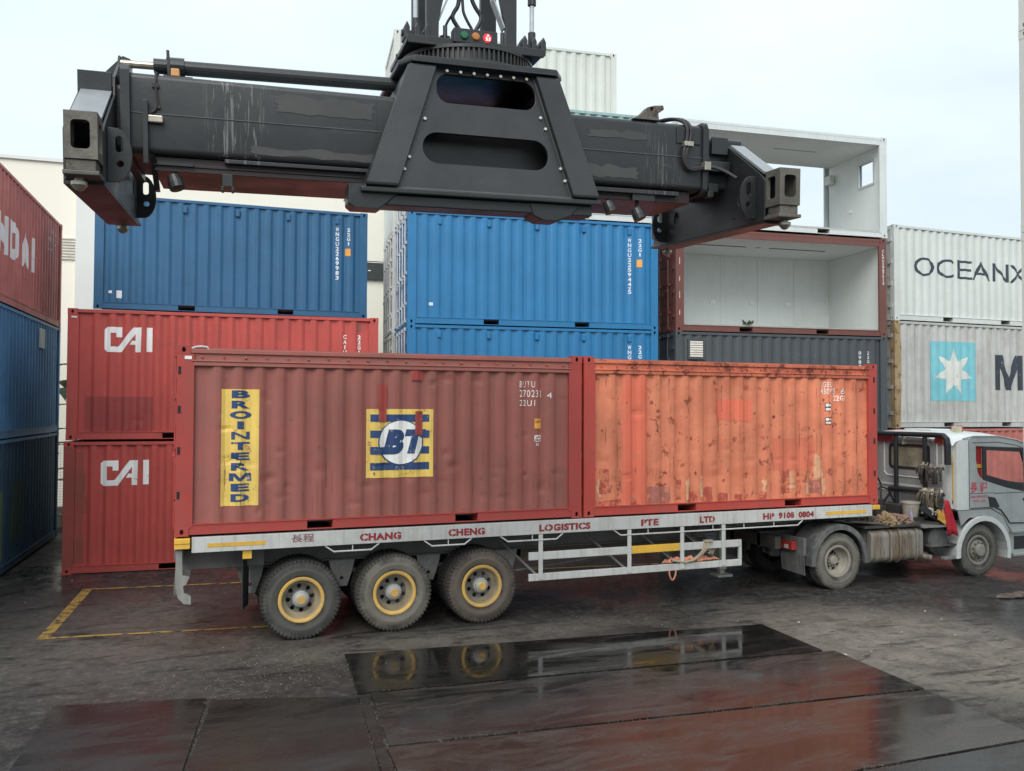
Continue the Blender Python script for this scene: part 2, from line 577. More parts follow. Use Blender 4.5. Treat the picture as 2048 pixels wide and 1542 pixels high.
def casting_mesh(sx, sy, far):
    """corner casting with its oval holes; origin at the outer corner, sx/sy point inward"""
    def mk():
        a, b, c, t = 0.178, 0.162, 0.118, 0.028
        mb = MB()
        mb.plate([(0, 0), (a, 0), (a, c), (0, c)], [circ(0.089, 0.059, 0.026, 0.038)], (0, 0, 0), (sx, 0, 0), (0, 0, 1), (0, t * sy, 0))
        mb.plate([(t, 0), (b - t, 0), (b - t, c), (t, c)], [circ(0.081, 0.059, 0.024, 0.036)], (0, 0, 0), (0, sy, 0), (0, 0, 1), (t * sx, 0, 0))
        mb.box(*sorted((sx * t, sx * a)), *sorted((sy * (b - t), sy * b)), 0, c)
        mb.box(*sorted((sx * (a - t), sx * a)), *sorted((sy * t, sy * (b - t))), 0, c)
        mb.box(*sorted((sx * t, sx * (a - t))), *sorted((sy * t, sy * (b - t))), 0.0, t)
        mb.box(*sorted((sx * t, sx * (a - t))), *sorted((sy * t, sy * (b - t))), c - t, c)
        return mb.mesh('corner_casting', 30, fix=True)
    return cached(('cast', sx, sy), mk)

def side_mesh(x0, x1, z0, z1, line, dent, rows, split, far, key, seed_soft=False):
    L = x1 - x0
    def mk():
        xs = []
        for a, b in zip(line, line[1:]):
            for k in range(split):
                xs.append(a[0] + (b[0] - a[0]) * k / split)
        xs.append(line[-1][0])
        mb = MB()
        vs_, fs = [], []
        for j in range(rows + 1):
            z = z0 + (z1 - z0) * j / rows
            for x in xs:
                y = interp(line, x) + dent(x, z)
                vs_.append((x, WID - y if far else y, z))
        nx = len(xs)
        for j in range(rows):
            for i in range(nx - 1):
                q = (j * nx + i, j * nx + i + 1, (j + 1) * nx + i + 1, (j + 1) * nx + i)
                fs.append(tuple(reversed(q)) if far else q)
        mb.add(vs_, fs)
        return mb.mesh('side_panel', 40 if split == 3 and L < 7 and seed_soft else 14, fix=False)
    return cached(('side', key, far), mk)

def container(label, loc, yaw_, mats, h=STD, L=L20, group=None, left_end='doors', right_end='plain', opentop=False, detail=0, dent=0.003, open_side=False, postw=0.16, name='shipping_container', hooks=False, seed=1.0, rods=None, both_open=False):
    """mats: side, frame, rail"""
    side, frame, rail = mats
    t = thing(name, label, 'container', loc, yaw_, group)
    H = h
    pw = postw
    # posts and castings
    for sx in (1, -1):
        for sy in (1, -1):
            ox = 0 if sx == 1 else L
            oy = 0 if sy == 1 else WID
            me = cached(('post', sx, sy, H, pw, L), lambda: MB().plate([(0.0, 0.0), (pw, 0.0), (pw, 0.05), (0.06, 0.05), (0.06, 0.15), (0.0, 0.15)], [], (ox + sx * 0.003, oy + sy * 0.003, 0.116), (sx, 0, 0), (0, sy, 0), (0, 0, H - 0.232)).mesh('corner_post'))
            obj('corner_post', me, frame, t)
            for z in (0, H - 0.118):
                c = obj('corner_casting', casting_mesh(sx, sy, 0), frame, t)
                c.location = (ox, oy, z)
    # rails
    pk = [(L * 0.289, L * 0.289 + 0.36), (L * 0.711 - 0.36, L * 0.711)] if L < 7 else []
    for far in (0, 1):
        y0, y1 = (0.012, 0.05) if not far else (WID - 0.05, WID - 0.012)
        def brail():
            mb = MB()
            xs = 0.178
            for a, b in pk + [(L - 0.178, None)]:
                mb.box(xs, a, y0, y1, 0.018, 0.165)
                if b:
                    mb.box(a, b, y0, y1, 0.143, 0.165)
                    mb.box(a, b, y0, y1, 0.018, 0.032)
                    ya, yb = (0.05, 0.6) if not far else (WID - 0.6, WID - 0.05)
                    mb.box(a - 0.01, a, ya, yb, 0.02, 0.16)
                    mb.box(b, b + 0.01, ya, yb, 0.02, 0.16)
                    xs = b
            yy = (0.002, 0.012) if not far else (WID - 0.012, WID - 0.002)
            mb.box(0.18, L - 0.18, yy[0], yy[1], 0.150, 0.163)
            return mb.mesh('bottom_side_rail')
        obj('bottom_side_rail', cached(('brail', far, L), brail), frame, t)
        if opentop:
            y2 = (0.004, 0.03) if not far else (WID - 0.03, WID - 0.004)
            y3 = (0.03, 0.05) if not far else (WID - 0.05, WID - 0.03)
            mb = MB()
            mb.box(0.178, L - 0.178, *y2, H - 0.105, H - 0.045)
            mb.box(0.178, L - 0.178, *y3, H - 0.2, H - 0.105)
            mb.box(0.178, L - 0.178, *((y2[0] - 0.012, y2[1]) if not far else (y2[0], y2[1] + 0.012)), H - 0.218, H - 0.2)
            mb.box(0.178, L - 0.178, *y2, H - 0.275, H - 0.218)
            tr = obj('top_side_rail', mb.mesh('top_side_rail'), rail, t, bevel=0.006)
            if not far:
                ms = MB()
                for k in range(20):
                    x = 0.32 + k * (L - 0.64) / 19
                    ms.cyl((x, 0.03, H - 0.155 + 0.012 * math.sin(k * 2.3)), (x, 0.006, H - 0.15), 0.014, 6)
                obj('tarpaulin_stud', ms, rail, tr, kind='stuff')
        else:
            me = cached(('trail', far, L, H), lambda: MB().box(0.178, L - 0.178, y0 - 0.002, y1 + 0.02 if not far else y1, H - 0.075, H - 0.012).mesh('top_side_rail'))
            obj('top_side_rail', me, rail, t)
    ztop = H - (0.275 if opentop else 0.075)
    line = corr_line(pw, L - pw)
    dfn = dent_fn(seed, dent, detail)
    t_y = lambda x, z: interp(line, x) + dfn(x, z)
    if not open_side:
        obj('side_panel', side_mesh(pw, L - pw, 0.163, ztop, line, dfn, 52 if detail else 6, 3 if detail else 1, 0, (L, H, opentop, seed, dent, detail, pw), opentop), side, t)
    if not both_open:
        obj('side_panel', side_mesh(pw, L - pw, 0.163, ztop, line, dent_fn(seed + 5, 0.0), 1, 1, 1, (L, H, opentop, pw)), side, t)
    # ends
    for end, kind in ((0, left_end), (1, right_end)):
        s = 1 if end == 0 else -1
        ox = 0 if end == 0 else L
        X = lambda a, b: sorted((ox + s * a, ox + s * b))
        me = cached(('header', end, H, L), lambda: MB().box(*X(0.01, 0.07), 0.165, WID - 0.165, H - 0.115, H - 0.012).mesh('end_header'))
        obj('end_header', me, frame, t)
        me = cached(('sill', end, L), lambda: MB().box(*X(0.01, 0.07), 0.165, WID - 0.165, 0.012, 0.15).mesh('end_sill'))
        obj('end_sill', me, frame, t)
        if kind == 'doors':
            for d in (0, 1):
                ya, yb = (0.155, WID / 2 - 0.006) if d == 0 else (WID / 2 + 0.006, WID - 0.155)
                def dm():
                    mb = MB()
                    mb.box(*X(0.035, 0.07), ya, yb, 0.152, H - 0.117)
                    for k in range(5):
                        zc = 0.35 + k * (H - 0.7) / 4
                        mb.box(*X(0.026, 0.035), ya + 0.06, yb - 0.06, zc - 0.11, zc + 0.11)
                    return mb.mesh('door')
                dr = obj('door', cached(('door', end, d, H, L), dm), side, t)
                for y in (ya + 0.27, yb - 0.27):
                    def lr():
                        mb = MB()
                        xx = ox - s * 0.012
                        mb.cyl((xx, y, 0.06), (xx, y, H - 0.05), 0.019, 8)
                        for zz in (0.1, 0.5, 1.2, 1.9, H - 0.1):
                            mb.box(*X(-0.03, 0.03), y - 0.05, y + 0.05, zz - 0.035, zz + 0.035)
                        return mb.mesh('lock_rod')
                    obj('lock_rod', cached(('rod', end, d, round(y, 2), H, L), lr), rods or M['galv'], dr)
                for q, (y, zz) in enumerate(((ya + 0.27, 1.05), (yb - 0.27, 0.95))):
                    obj('door_handle', cached(('hdl', end, d, q, L), lambda: MB().bar((ox - s * 0.04, y, zz), (ox - s * 0.04, y + (0.3 if q == 0 else -0.3), zz + 0.03), 0.02, 0.035).mesh('door_handle')), rods or M['galv'], dr)
                yh = 0.15 if d == 0 else WID - 0.15
                for k in range(4):
                    hm_ = cached(('hinge', end, d, L), lambda: MB().box(*X(-0.012, 0.034), yh - 0.07, yh + 0.07, -0.05, 0.05).mesh('door_hinge'))
                    obj('door_hinge', hm_, frame, dr).location = (0, 0, 0.4 + k * (H - 0.8) / 3)
        elif kind == 'plain':
            def em():
                mb = MB()
                n = 8
                vs_, fs = [], []
                ys = []
                for i in range(n):
                    a = 0.155 + i * (WID - 0.31) / n
                    p_ = (WID - 0.31) / n
                    ys += [(a, 0.065), (a + p_ * 0.15, 0.065), (a + p_ * 0.4, 0.03), (a + p_ * 0.65, 0.03), (a + p_ * 0.9, 0.065)]
                ys.append((WID - 0.155, 0.065))
                for z in (0.148, H - 0.113):
                    for y, dd in ys:
                        vs_.append((ox + s * dd, y, z))
                m = len(ys)
                for i in range(m - 1):
                    fs.append((i, i + 1, m + i + 1, m + i))
                mb.add(vs_, fs)
                return mb.mesh('end_panel', 30)
            obj('end_panel', cached(('endp', end, H, L), em), side, t)
    me = cached(('roof', L, H, opentop), lambda: MB().box(0.06, L - 0.06, 0.055, WID - 0.055, H - 0.05, H - 0.03).mesh('roof_panel'))
    obj('roof_panel', me, M['A_rail'] if opentop else side, t)
    me = cached(('floor', L), lambda: MB().box(0.06, L - 0.06, 0.06, WID - 0.06, 0.12, 0.148).mesh('floor_panel'))
    obj('floor_panel', me, M['wood'], t)
    if hooks:
        for k in range(5):
            x = 0.72 + k * 1.152
            me = cached(('hook', k), lambda: MB().box(x - 0.045, x + 0.045, 0.002, 0.06, H - 0.31, H - 0.15).mesh('vent_cover'))
            obj('vent_cover', me, side, t, bevel=0.012)
    folds = [p[0] for p in line]
    return t, folds, t_y

def mark(c, name, tv, mat, off=0.004, dz=None, **props):
    return conform(name, tv, mat, c[0], c[1], c[2], off, dz, **props)

# --- the two containers on the trailer
ZT = 1.524
A = container('faded maroon open top container with yellow BROINTERMED panel on the trailer', (0, 0, ZT), 0, (M['A_side'], M['A_frame'], M['A_rail']), opentop=True, detail=1, dent=0.0075, postw=0.22, seed=2.3, group='red containers on the trailer', rods=M['A_frame'])
DZ = 0.05
mark(A, 'name_panel', rect2d(0.58, 1.08, 0.386, 2.0), M['p_yellow'], 0.005, DZ)
ZN = 1.985
for i, ch in enumerate('BROINTERMED'):
    zt = 1.985 - i * 0.1435
    ww = 0.09 if ch == 'I' else (0.29 if ch in 'OM' else 0.245)
    mark(A, 'panel_letter', letter2d(ch, 0.02 if ch in 'IN' else 0.05, 0.835 - ww / 2, 0.835 + ww / 2, zt - 0.108, zt), M['p_navy'], 0.009, DZ)
mark(A, 'logo_panel', rect2d(2.59, 3.595, 0.72, 1.73), M['p_yellow'], 0.005, DZ)
for zc in (1.597, 1.36, 1.12, 0.885):
    mark(A, 'logo_bar', rect2d(2.65, 3.535, zc - 0.055, zc + 0.055), M['p_navy'], 0.0075, DZ)
mark(A, 'logo_disc', poly2d(circ(3.105, 1.235, 0.345, 0.34, 40)), M['p_navy'], 0.010, DZ)
mark(A, 'logo_disc', poly2d(circ(3.105, 1.237, 0.325, 0.322, 40)), M['p_disc'], 0.0125, DZ)
mark(A, 'logo_letter', fit2d(text2d('B', 0.075, 0.25), 2.83, 3.155, 1.06, 1.43), M['p_navy'], 0.016, DZ)
mark(A, 'logo_letter', fit2d(text2d('T', 0.075, 0.25), 3.165, 3.49, 1.07, 1.43), M['p_navy'], 0.016, DZ)
mark(A, 'logo_bar', poly2d([(2.65, 1.065), (2.93, 1.065), (2.95, 1.17), (2.65, 1.17)]), M['p_navy'], 0.0145, DZ)
mark(A, 'logo_bar', poly2d([(3.40, 1.305), (3.535, 1.305), (3.535, 1.415), (3.40, 1.415)]), M['p_navy'], 0.0145, DZ)
for x0, x1, z0, z1 in ((2.765, 2.885, 1.545, 2.09), (3.315, 3.43, 1.346, 1.70), (3.25, 3.43, 2.16, 2.30)):
    mark(A, 'paint_patch', rect2d(x0, x1, z0, z1), M['A_frame'], 0.019, DZ, label='bright red touch up paint strip')
for body, x0, x1, z0, z1 in (('BUTU', 4.99, 5.25, 2.075, 2.175), ('270231', 4.99, 5.36, 1.925, 2.035), ('4', 5.46, 5.54, 1.91, 2.0), ('22U1', 4.99, 5.25, 1.785, 1.88)):
    mark(A, 'stencil_lettering', fit2d(text2d(body, 0.0, 0, 1.15), x0, x1, z0, z1), M['p_white_A'], 0.005, DZ)
mark(A, 'sticker', rect2d(5.24, 5.36, 1.43, 1.585), M['p_orange'], 0.005, DZ)
mark(A, 'sticker_print', fit2d(text2d('CAUTION', 0.01), 5.25, 5.35, 1.52, 1.56), M['p_dark'], 0.008, DZ)
mark(A, 'sticker', rect2d(5.24, 5.36, 1.22, 1.325), M['p_white_A'], 0.005, DZ)
mark(A, 'sticker_print', fit2d(text2d('IC', 0.01), 5.265, 5.335, 1.24, 1.305), M['p_dark'], 0.008, DZ)
mark(A, 'sticker_print', fit2d(text2d('93', 0.01), 5.265, 5.325, 1.155, 1.2), M['p_white_A'], 0.006, DZ)
obj('reflector', MB().box(0.10, 0.19, -0.006, 0.0, STD - 0.19, STD - 0.145), plain('white_reflector', (0.8, 0.8, 0.78)), A[0])
obj('tarpaulin_hook', MB().tube([(0.19, 0.02, STD - 0.04), (0.24, 0.02, STD - 0.02), (0.31, 0.02, STD - 0.01), (0.39, 0.02, STD - 0.02), (0.40, 0.02, STD - 0.05)], 0.014, 6), M['galv'], A[0])
for sidek, px in ((0, 0.0), (1, 0.0)):
    pass
ms = MB()
for z in (2.25, 1.72, 1.16, 0.56):
    ms.box(0.02, 0.055, -0.004, 0.004, z - 0.05, z + 0.05)
obj('slot_shade', ms, M['dark'], A[0])  # flat dark boxes painted in as the shade of the post slots

B = container('bright orange rusty container with red touch up patches on the trailer', (6.098, 0, ZT), 0, (M['B_side'], M['B_frame'], M['B_rail']), opentop=True, detail=1, dent=0.0065, postw=0.20, seed=7.9, group='red containers on the trailer', rods=M['B_frame'])
mark(B, 'paint_patch', rect2d(0.72, 1.19, 0.18, 2.31), M['B_touch'], 0.003, DZ, label='wide bright red repainted strip')
def ragged(x0, x1, z0, z1, n=7, j=0.02):
    pts = []
    for i in range(n):
        pts.append((x0 + (x1 - x0) * i / n, z0 + random.uniform(-j, j) * 0.5))
    for i in range(n):
        pts.append((x1 + random.uniform(-j, j), z0 + (z1 - z0) * i / n))
    for i in range(n):
        pts.append((x1 - (x1 - x0) * i / n, z1 + random.uniform(-j, j)))
    for i in range(n):
        pts.append((x0 + random.uniform(-j, j), z1 - (z1 - z0) * i / n))
    return poly2d(pts)
mark(B, 'paint_patch', ragged(2.56, 2.93, 1.56, 1.90), M['B_touch'], 0.004, DZ, label='squarish bright red patch')
mark(B, 'paint_patch', ragged(2.93, 3.26, 1.54, 1.90, 7, 0.035), M['B_touch'], 0.0045, DZ, label='squarish bright red patch')
for x0, x1, z0, z1, mk in ((3.88, 4.07, 0.26, 0.66, 'B_prime'), (4.24, 4.33, 0.25, 0.48, 'B_prime'), (4.34, 4.45, 0.44, 0.64, 'B_prime'), (4.5, 4.78, 0.24, 0.48, 'B_dull'), (1.19, 1.60, 0.18, 0.45, 'B_dull'),
                           (1.73, 1.83, 0.22, 0.55, 'B_prime'), (0.24, 0.7, 0.165, 0.25, 'B_prime'), (0.30, 0.46, 0.36, 0.76, 'B_prime'), (2.26, 2.43, 0.17, 0.42, 'B_prime'), (2.02, 2.14, 0.17, 0.34, 'B_prime'), (4.24, 4.30, 0.55, 0.66, 'B_prime'),
                           (2.58, 2.74, 0.17, 0.30, 'B_prime'), (2.92, 3.04, 0.17, 0.27, 'B_prime'), (3.42, 3.56, 0.17, 0.29, 'B_prime'), (0.86, 0.98, 0.17, 0.30, 'B_prime'),
                           (1.18, 1.24, 2.03, 2.09, 'B_prime'), (1.18, 1.25, 1.28, 1.35, 'B_prime'), (1.17, 1.25, 0.7, 0.8, 'B_prime'), (2.5, 2.6, 2.08, 2.16, 'B_prime'), (3.1, 3.2, 2.08, 2.16, 'B_prime'), (3.4, 3.47, 2.1, 2.14, 'B_prime'), (5.3, 5.38, 1.5, 1.53, 'B_prime'), (5.3, 5.38, 1.28, 1.305, 'B_prime')):
    mark(B, 'paint_patch', ragged(x0, x1, z0, z1, 5, 0.012), M[mk], 0.0055, DZ)
mark(B, 'paint_patch', ragged(3.73, 4.62, 0.66, 1.24, 9, 0.02), paint('pinkish_repaint', (0.62, 0.16, 0.09), 0.55, 0.15, 0.5, (0.42, 0.12, 0.06), rust=0.3, streak=0.5), 0.003, DZ, label='pinkish red repainted area')
for body, x0, x1, z0, z1 in (('LGEU', 4.79, 5.03, 2.15, 2.25), ('438485', 4.79, 5.12, 2.02, 2.13), ('6', 5.22, 5.32, 2.03, 2.13), ('22G1', 5.08, 5.32, 1.90, 2.0)):
    mark(B, 'stencil_lettering', fit2d(text2d(body, 0.01, 0, 1.1), x0, x1, z0, z1), M['p_white_B'], 0.006, DZ)
for z0, z1 in ((1.716, 1.866), (1.466, 1.60)):
    mark(B, 'sticker', rect2d(4.88, 4.99, z0, z1), M['p_dark'], 0.0055, DZ)
    mark(B, 'sticker_print', join2d(rect2d(4.89, 4.98, z0 + 0.01, z0 + 0.055), rect2d(4.89, 4.94, z0 + 0.075, z1 - 0.012), rect2d(4.95, 4.98, z0 + 0.085, z1 - 0.02)), M['p_white_B'], 0.008, DZ)
ms = MB()
for z in (2.3, 1.72, 1.16, 0.56):
    ms.box(5.97, 6.0, -0.004, 0.004, z - 0.05, z + 0.05)
obj('slot_shade', ms, M['dark'], B[0])  # slots drawn as dark boxes, their shade given by colour

def rust_lines(c, n, zmax, wmax, mat, seed_, pick=None):
    rr_ = random.Random(seed_)
    items = []
    folds_ = c[1][1:-1]
    for i in range(n):
        x = rr_.choice(folds_) + rr_.uniform(-0.012, 0.012)
        z0 = 0.2 + (zmax - 0.2) * rr_.random() ** 1.3
        ln = rr_.uniform(0.04, 0.5) * (1.5 if rr_.random() < 0.2 else 1)
        wd = rr_.uniform(0.002, wmax)
        m = max(3, int(ln / 0.035))
        l_, r_ = [], []
        for k in range(m + 1):
            z = z0 + ln * k / m
            if z > 2.28:
                break
            cxx = x + rr_.uniform(-0.006, 0.006)
            ww = wd * rr_.uniform(0.15, 1.3) * (0.3 if k in (0, m) else 1)
            l_.append((cxx - ww, z))
            r_.append((cxx + ww, z))
        for k in range(len(l_) - 1):
            items.append(([l_[k], r_[k], r_[k + 1], l_[k + 1]], [(0, 1, 2, 3)]))
    for i in range(n // 2):                     # chips
        x, z = rr_.uniform(0.25, 5.8), 0.2 + 2.0 * rr_.random() ** 1.4
        s_ = rr_.uniform(0.008, 0.03)
        items.append(poly2d([(x + s_ * rr_.uniform(0.4, 1.2) * math.cos(a_ * 0.9), z + s_ * rr_.uniform(0.4, 1.6) * math.sin(a_ * 0.9)) for a_ in range(7)]))
    return mark(c, 'rust_streak', join2d(*items), mat, 0.0065, kind='stuff')
rust_lines(B, 48, 2.2, 0.006, plain('dark_rust', (0.24, 0.07, 0.035), 0.8, var=0.5, scale=9), 5)
rust_lines(A, 34, 1.0, 0.006, plain('dull_scuff', (0.22, 0.10, 0.07), 0.8, var=0.4, scale=9), 6)
for x0, x1, z0, z1 in ((4.02, 4.16, 0.34, 0.62), (4.42, 4.50, 0.22, 0.60), (4.62, 4.80, 0.50, 0.92), (0.26, 0.34, 0.3, 0.62), (4.80, 4.86, 0.2, 0.5), (3.5, 3.56, 0.3, 0.5), (2.2, 2.26, 0.25, 0.6), (1.92, 1.98, 0.2, 0.55)):
    mark(B, 'paint_patch', ragged(x0, x1, z0, z1, 6, 0.03), plain('bare_pale_primer', (0.62, 0.33, 0.19), 0.7, var=0.2) if 'bare_pale_primer' not in bpy.data.materials else bpy.data.materials['bare_pale_primer'], 0.005, DZ, label='pale peeled patch')
# --- brick red pair on the ground behind the trailer
CX, CY, CA = -2.0885, 6.2136, -0.0844
CAI_POLY = [(895, 432), (1022, 432), (1022, 522), (972, 522), (972, 484), (924, 484), (924, 606), (990, 606), (1118, 432), (1192, 430), (1187, 652), (1138, 652), (1138, 586), (1090, 586), (1108, 550), (1138, 550), (1138, 490), (1018, 655), (895, 655), (870, 630), (870, 455)]
def cai_logo(x0, z1):
    k = 0.88 / 417.0
    a = poly2d([(x0 + (p[0] - 870) * k, z1 - (p[1] - 430) * k * 1.06) for p in CAI_POLY])
    b = rect2d(x0 + 367 * k, x0 + 417 * k, z1 - 218 * k * 1.06, z1)
    return join2d(a, b)
lo = container('brick red container with white CAI logo and scraped rusty corner post on the ground', (CX - 0.03, CY, 0), CA, (M['cai'], M['cai'], M['cai']), detail=1, dent=0.004, postw=0.2, seed=3.7, group='brick red containers behind the trailer')
mark(lo, 'logo', cai_logo(0.66, 2.21), M['p_white_cai'])
mark(lo, 'painted_strip', ragged(0.2, 0.36, 0.2, 2.4, 9, 0.03), M['cai_old'], 0.0035, DZ, label='scraped rusty strip')
mark(lo, 'stencil_lettering', join2d(stack2d('2210', 0.36, 1.95, 0.06, 0.07, 0.085), stack2d('CAIU', 0.40, 1.5, 0.06, 0.07, 0.085)), M['p_ghost'], 0.006)
for o in lo[0].children:
    if o.name.startswith('corner_post') and len(o.data.vertices) and min(v.co.x for v in o.data.vertices) < 0.1 and min(v.co.y for v in o.data.vertices) < 0.1:
        o.data = o.data.copy()
        o.material_slots[0].link = 'OBJECT'
        o.material_slots[0].material = M['cai_old']
        o['label'] = 'scraped rusty corner post'
hi = container('brick red container with white CAI logo and darker repaint patch, upper one of its pair', (CX, CY, STD + 0.02), CA, (M['cai'], M['cai'], M['cai']), detail=1, dent=0.004, postw=0.2, seed=5.1, group='brick red containers behind the trailer')
mark(hi, 'logo', cai_logo(0.66, 4.86 - STD - 0.02), M['p_white_cai'])
mark(hi, 'paint_patch', rect2d(0.32, 1.56, 0.17, 0.86), M['cai_patch'], 0.003, DZ, label='darker red repaint patch')
mark(hi, 'stencil_lettering', join2d(stack2d('CAIU 299651', 5.35, 2.21, 0.07, 0.085, 0.11), stack2d('22G1', 5.65, 2.21, 0.07, 0.085, 0.11)), M['p_white_cai'], 0.005)
mark(hi, 'sticker', rect2d(5.60, 5.68, 2.29, 2.45), M['p_ghost'], 0.005)
obj('reflector', MB().box(0.07, 0.17, -0.006, 0.0, STD - 0.185, STD - 0.155), plain('white_reflector', (0.8, 0.8, 0.78)), hi[0])

# --- blue container far left, standing behind the brick red pair
bl_n = Vector((math.sin(0.0344), math.cos(0.0344), 0))
base = Vector((-1.8613, 8.4465, 5.4445))
k = 1.018                                   # a little further along the same sight lines
base = CAM + (base - CAM) * k
bl = container('dull blue container with worn white numbers standing alone against the white building', base, -0.0344, (M['blue_dull'], M['blue_dull'], M['blue_dull']), hooks=True, postw=0.19, dent=0.001, seed=1.2, left_end='plain', group='blue containers')
bl[0].scale = (k, k, k)
def iso_marks(c, num, typ, mat, x0=5.33, x1=5.6, zt=2.2):
    mark(c, 'stencil_lettering', join2d(stack2d(num, x0, zt, 0.075, 0.095, 0.118), stack2d(typ, x1, zt, 0.075, 0.085, 0.112)), mat, 0.005)
iso_marks(bl, 'WNGU2269983', '22G1', M['p_white_blue'])
mark(bl, 'sticker', rect2d(5.52, 5.65, 1.52, 1.70), M['p_orange'])
mark(bl, 'sticker', rect2d(0.46, 0.57, 0.26, 0.43), M['p_white_blue'])
mark(bl, 'sticker', rect2d(0.30, 0.37, 0.36, 0.42), M['p_white_blue'])
mark(bl, 'paint_patch', rect2d(5.87, 6.0, 0.42, 0.8), M['blue'], 0.003)
zz = base.z
for hh, lab in ((zz / 2, 'grey container directly under the dull blue one, behind the brick red pair'), (zz / 2, 'grey container on the ground under the dull blue one, behind the brick red pair')):
    zz -= hh
    container(lab, (base.x, base.y, zz), -0.0344, (M['white_c'],) * 3, h=hh, dent=0, group='grey containers hidden behind the brick red pair', left_end='plain')

# --- bright blue column in the middle
bx, by, ba = 4.6972, 6.1693, -0.1205
mid = []
for lev, lab, mk in ((0, 'dark red brown container at the foot of the bright blue stack behind the trailer', 'brown'), (1, 'bright blue container below the top of the blue stack, half hidden by the trailer load', 'blue'), (2, 'bright blue container with white lock rods under the pale teal one', 'blue')):
    c = container(lab, (bx, by, lev * 2.578), ba, (M[mk],) * 3, h=2.578, hooks=lev > 0, postw=0.19, dent=0.001, seed=1.2, group='blue containers')
    mid.append(c)
iso_marks(mid[2], 'WNGU2259447', '22G1', M['p_white_blue'])
mark(mid[2], 'stencil_lettering', fit2d(text2d('5', 0.02), 5.29, 5.37, 0.86, 0.955), M['p_white_blue'], 0.005)
mark(mid[2], 'sticker', rect2d(5.52, 5.65, 1.52, 1.70), M['p_orange'])
mark(mid[2], 'sticker', rect2d(0.49, 0.58, 0.43, 0.5), M['p_white_blue'])
iso_marks(mid[1], 'WNGU2262290', '22G1', M['p_white_blue'])
tl = container('pale teal container with grey base rail on top of the bright blue stack', (bx + 0.0, by, 3 * 2.578 + 0.005), ba, (M['teal'], M['office'], M['teal']), h=2.62, dent=0.001, group='containers in the rear stacks')
# --- row behind the bright blue column
off = Vector((-math.sin(ba), math.cos(ba), 0)) * 2.56 + Vector((math.cos(ba), math.sin(ba), 0)) * (-0.08)
for lev, lab, mk in ((0, 'rusty white container at the foot of the stack behind the blue containers', 'white_c'), (1, 'rusty white container second from the ground behind the blue stack', 'maersk'), (2, 'off white container with dirty door end behind the blue stack', 'white_c'), (3, 'pale grey container just below the topmost beige container', 'ocean'), (4, 'beige white container standing highest, behind the lifting frame', 'beige')):
    container(lab, (bx + off.x, by + off.y, lev * 2.591), ba, (M[mk],) * 3, dent=0.001, left_end='plain' if lev in (3, 4) else 'doors', group='containers in the rear stacks', rods=M[mk])

# --- brown container with open side, white office above, charcoal below
def fitted_room(label, loc, a, h, mats, back, group, ceil_strips, win=False):
    c = container(label, loc, a, mats, h=h, open_side=True, left_end='doors', right_end='none', postw=0.22, both_open=True, group=group, rods=mats[1])
    t = c[0]
    if back:
        line = corr_line(0.22, L20 - 0.22)
        obj('back_wall', side_mesh(0.22, L20 - 0.22, 0.163, h - 0.075, line, dent_fn(1, 0), 1, 1, 1, ('room', h)), mats[0], t)
        n = 5
        for i in range(n):
            x0, x1 = 0.12 + i * (L20 - 0.24) / n, 0.12 + (i + 1) * (L20 - 0.24) / n
            obj('lining_board', MB().box(x0 + 0.003, x1 - 0.003, WID - 0.14, WID - 0.11, 0.2, h - 0.2), M['inner'], t)
    n = 5
    for i in range(n):
        x0, x1 = 0.12 + i * (L20 - 0.24) / n, 0.12 + (i + 1) * (L20 - 0.24) / n
        obj('ceiling_board', MB().box(x0 + 0.002, x1 - 0.002, 0.06, WID - 0.145, h - 0.2, h - 0.17), M['inner'], t)
    obj('fascia', MB().box(0.19, L20 - 0.19, 0.014, 0.045, h - 0.205, h - 0.077), mats[2], t)
    obj('floor_board', MB().box(0.12, L20 - 0.12, 0.06, WID - 0.145, 0.17, 0.2), M['inner_floor'], t)
    outer = [(0.06, 0.2), (WID - 0.145, 0.2), (WID - 0.145, h - 0.205), (0.06, h - 0.205)]
    hole = [[(0.35, h - 1.12), (0.95, h - 1.12), (0.95, h - 0.5), (0.35, h - 0.5)]] if win else []
    obj('end_lining', MB().plate(outer, hole, (L20 - 0.14, 0, 0), (0, 1, 0), (0, 0, 1), (0.03, 0, 0)), M['inner'], t)
    obj('end_lining', MB().box(0.1, 0.13, 0.06, WID - 0.145, 0.2, h - 0.205), M['inner'], t)
    o2 = [(0.155, 0.148), (WID - 0.155, 0.148), (WID - 0.155, h - 0.113), (0.155, h - 0.113)]
    obj('end_panel', MB().plate(o2, hole, (L20 - 0.06, 0, 0), (0, 1, 0), (0, 0, 1), (0.02, 0, 0)), mats[0], t)
    for x0, x1 in ceil_strips:
        obj('light_strip', MB().box(x0, x1, 0.98, 1.02, h - 0.212, h - 0.2), M['black_strip'] if back else plain('clear_strip', (0.4, 0.42, 0.42)), t)
    return c
br = fitted_room('red brown container with one side open, white lined room inside', (11.3089, 5.6126, 5.1807), -0.1137, STD, (M['brown'], M['brown'], M['brown']), True, 'containers with an open side', ((0.9, 2.5), (3.2, 4.9)))
for x in (2.2, 3.42, 4.58):
    obj('wall_socket', MB().box(x - 0.08, x + 0.08, WID - 0.165, WID - 0.142, 1.02, 1.12), plain('white_socket', (0.8, 0.8, 0.78)), br[0], bevel=0.008)
obj('ceiling_fitting', MB().box(2.8, 2.9, 0.95, 1.05, STD - 0.215, STD - 0.2), plain('grey_fitting', (0.4, 0.42, 0.42)), br[0])
ms = MB()
for k in range(5):
    x = 0.36
    ms.box(0.1 + 0.0, 0.112, -0.002, 0.002, 0.4 + k * 0.42, 0.52 + k * 0.42 + 0.05 * (k % 2))
obj('worn_marking', ms, M['p_white_A'], br[0])
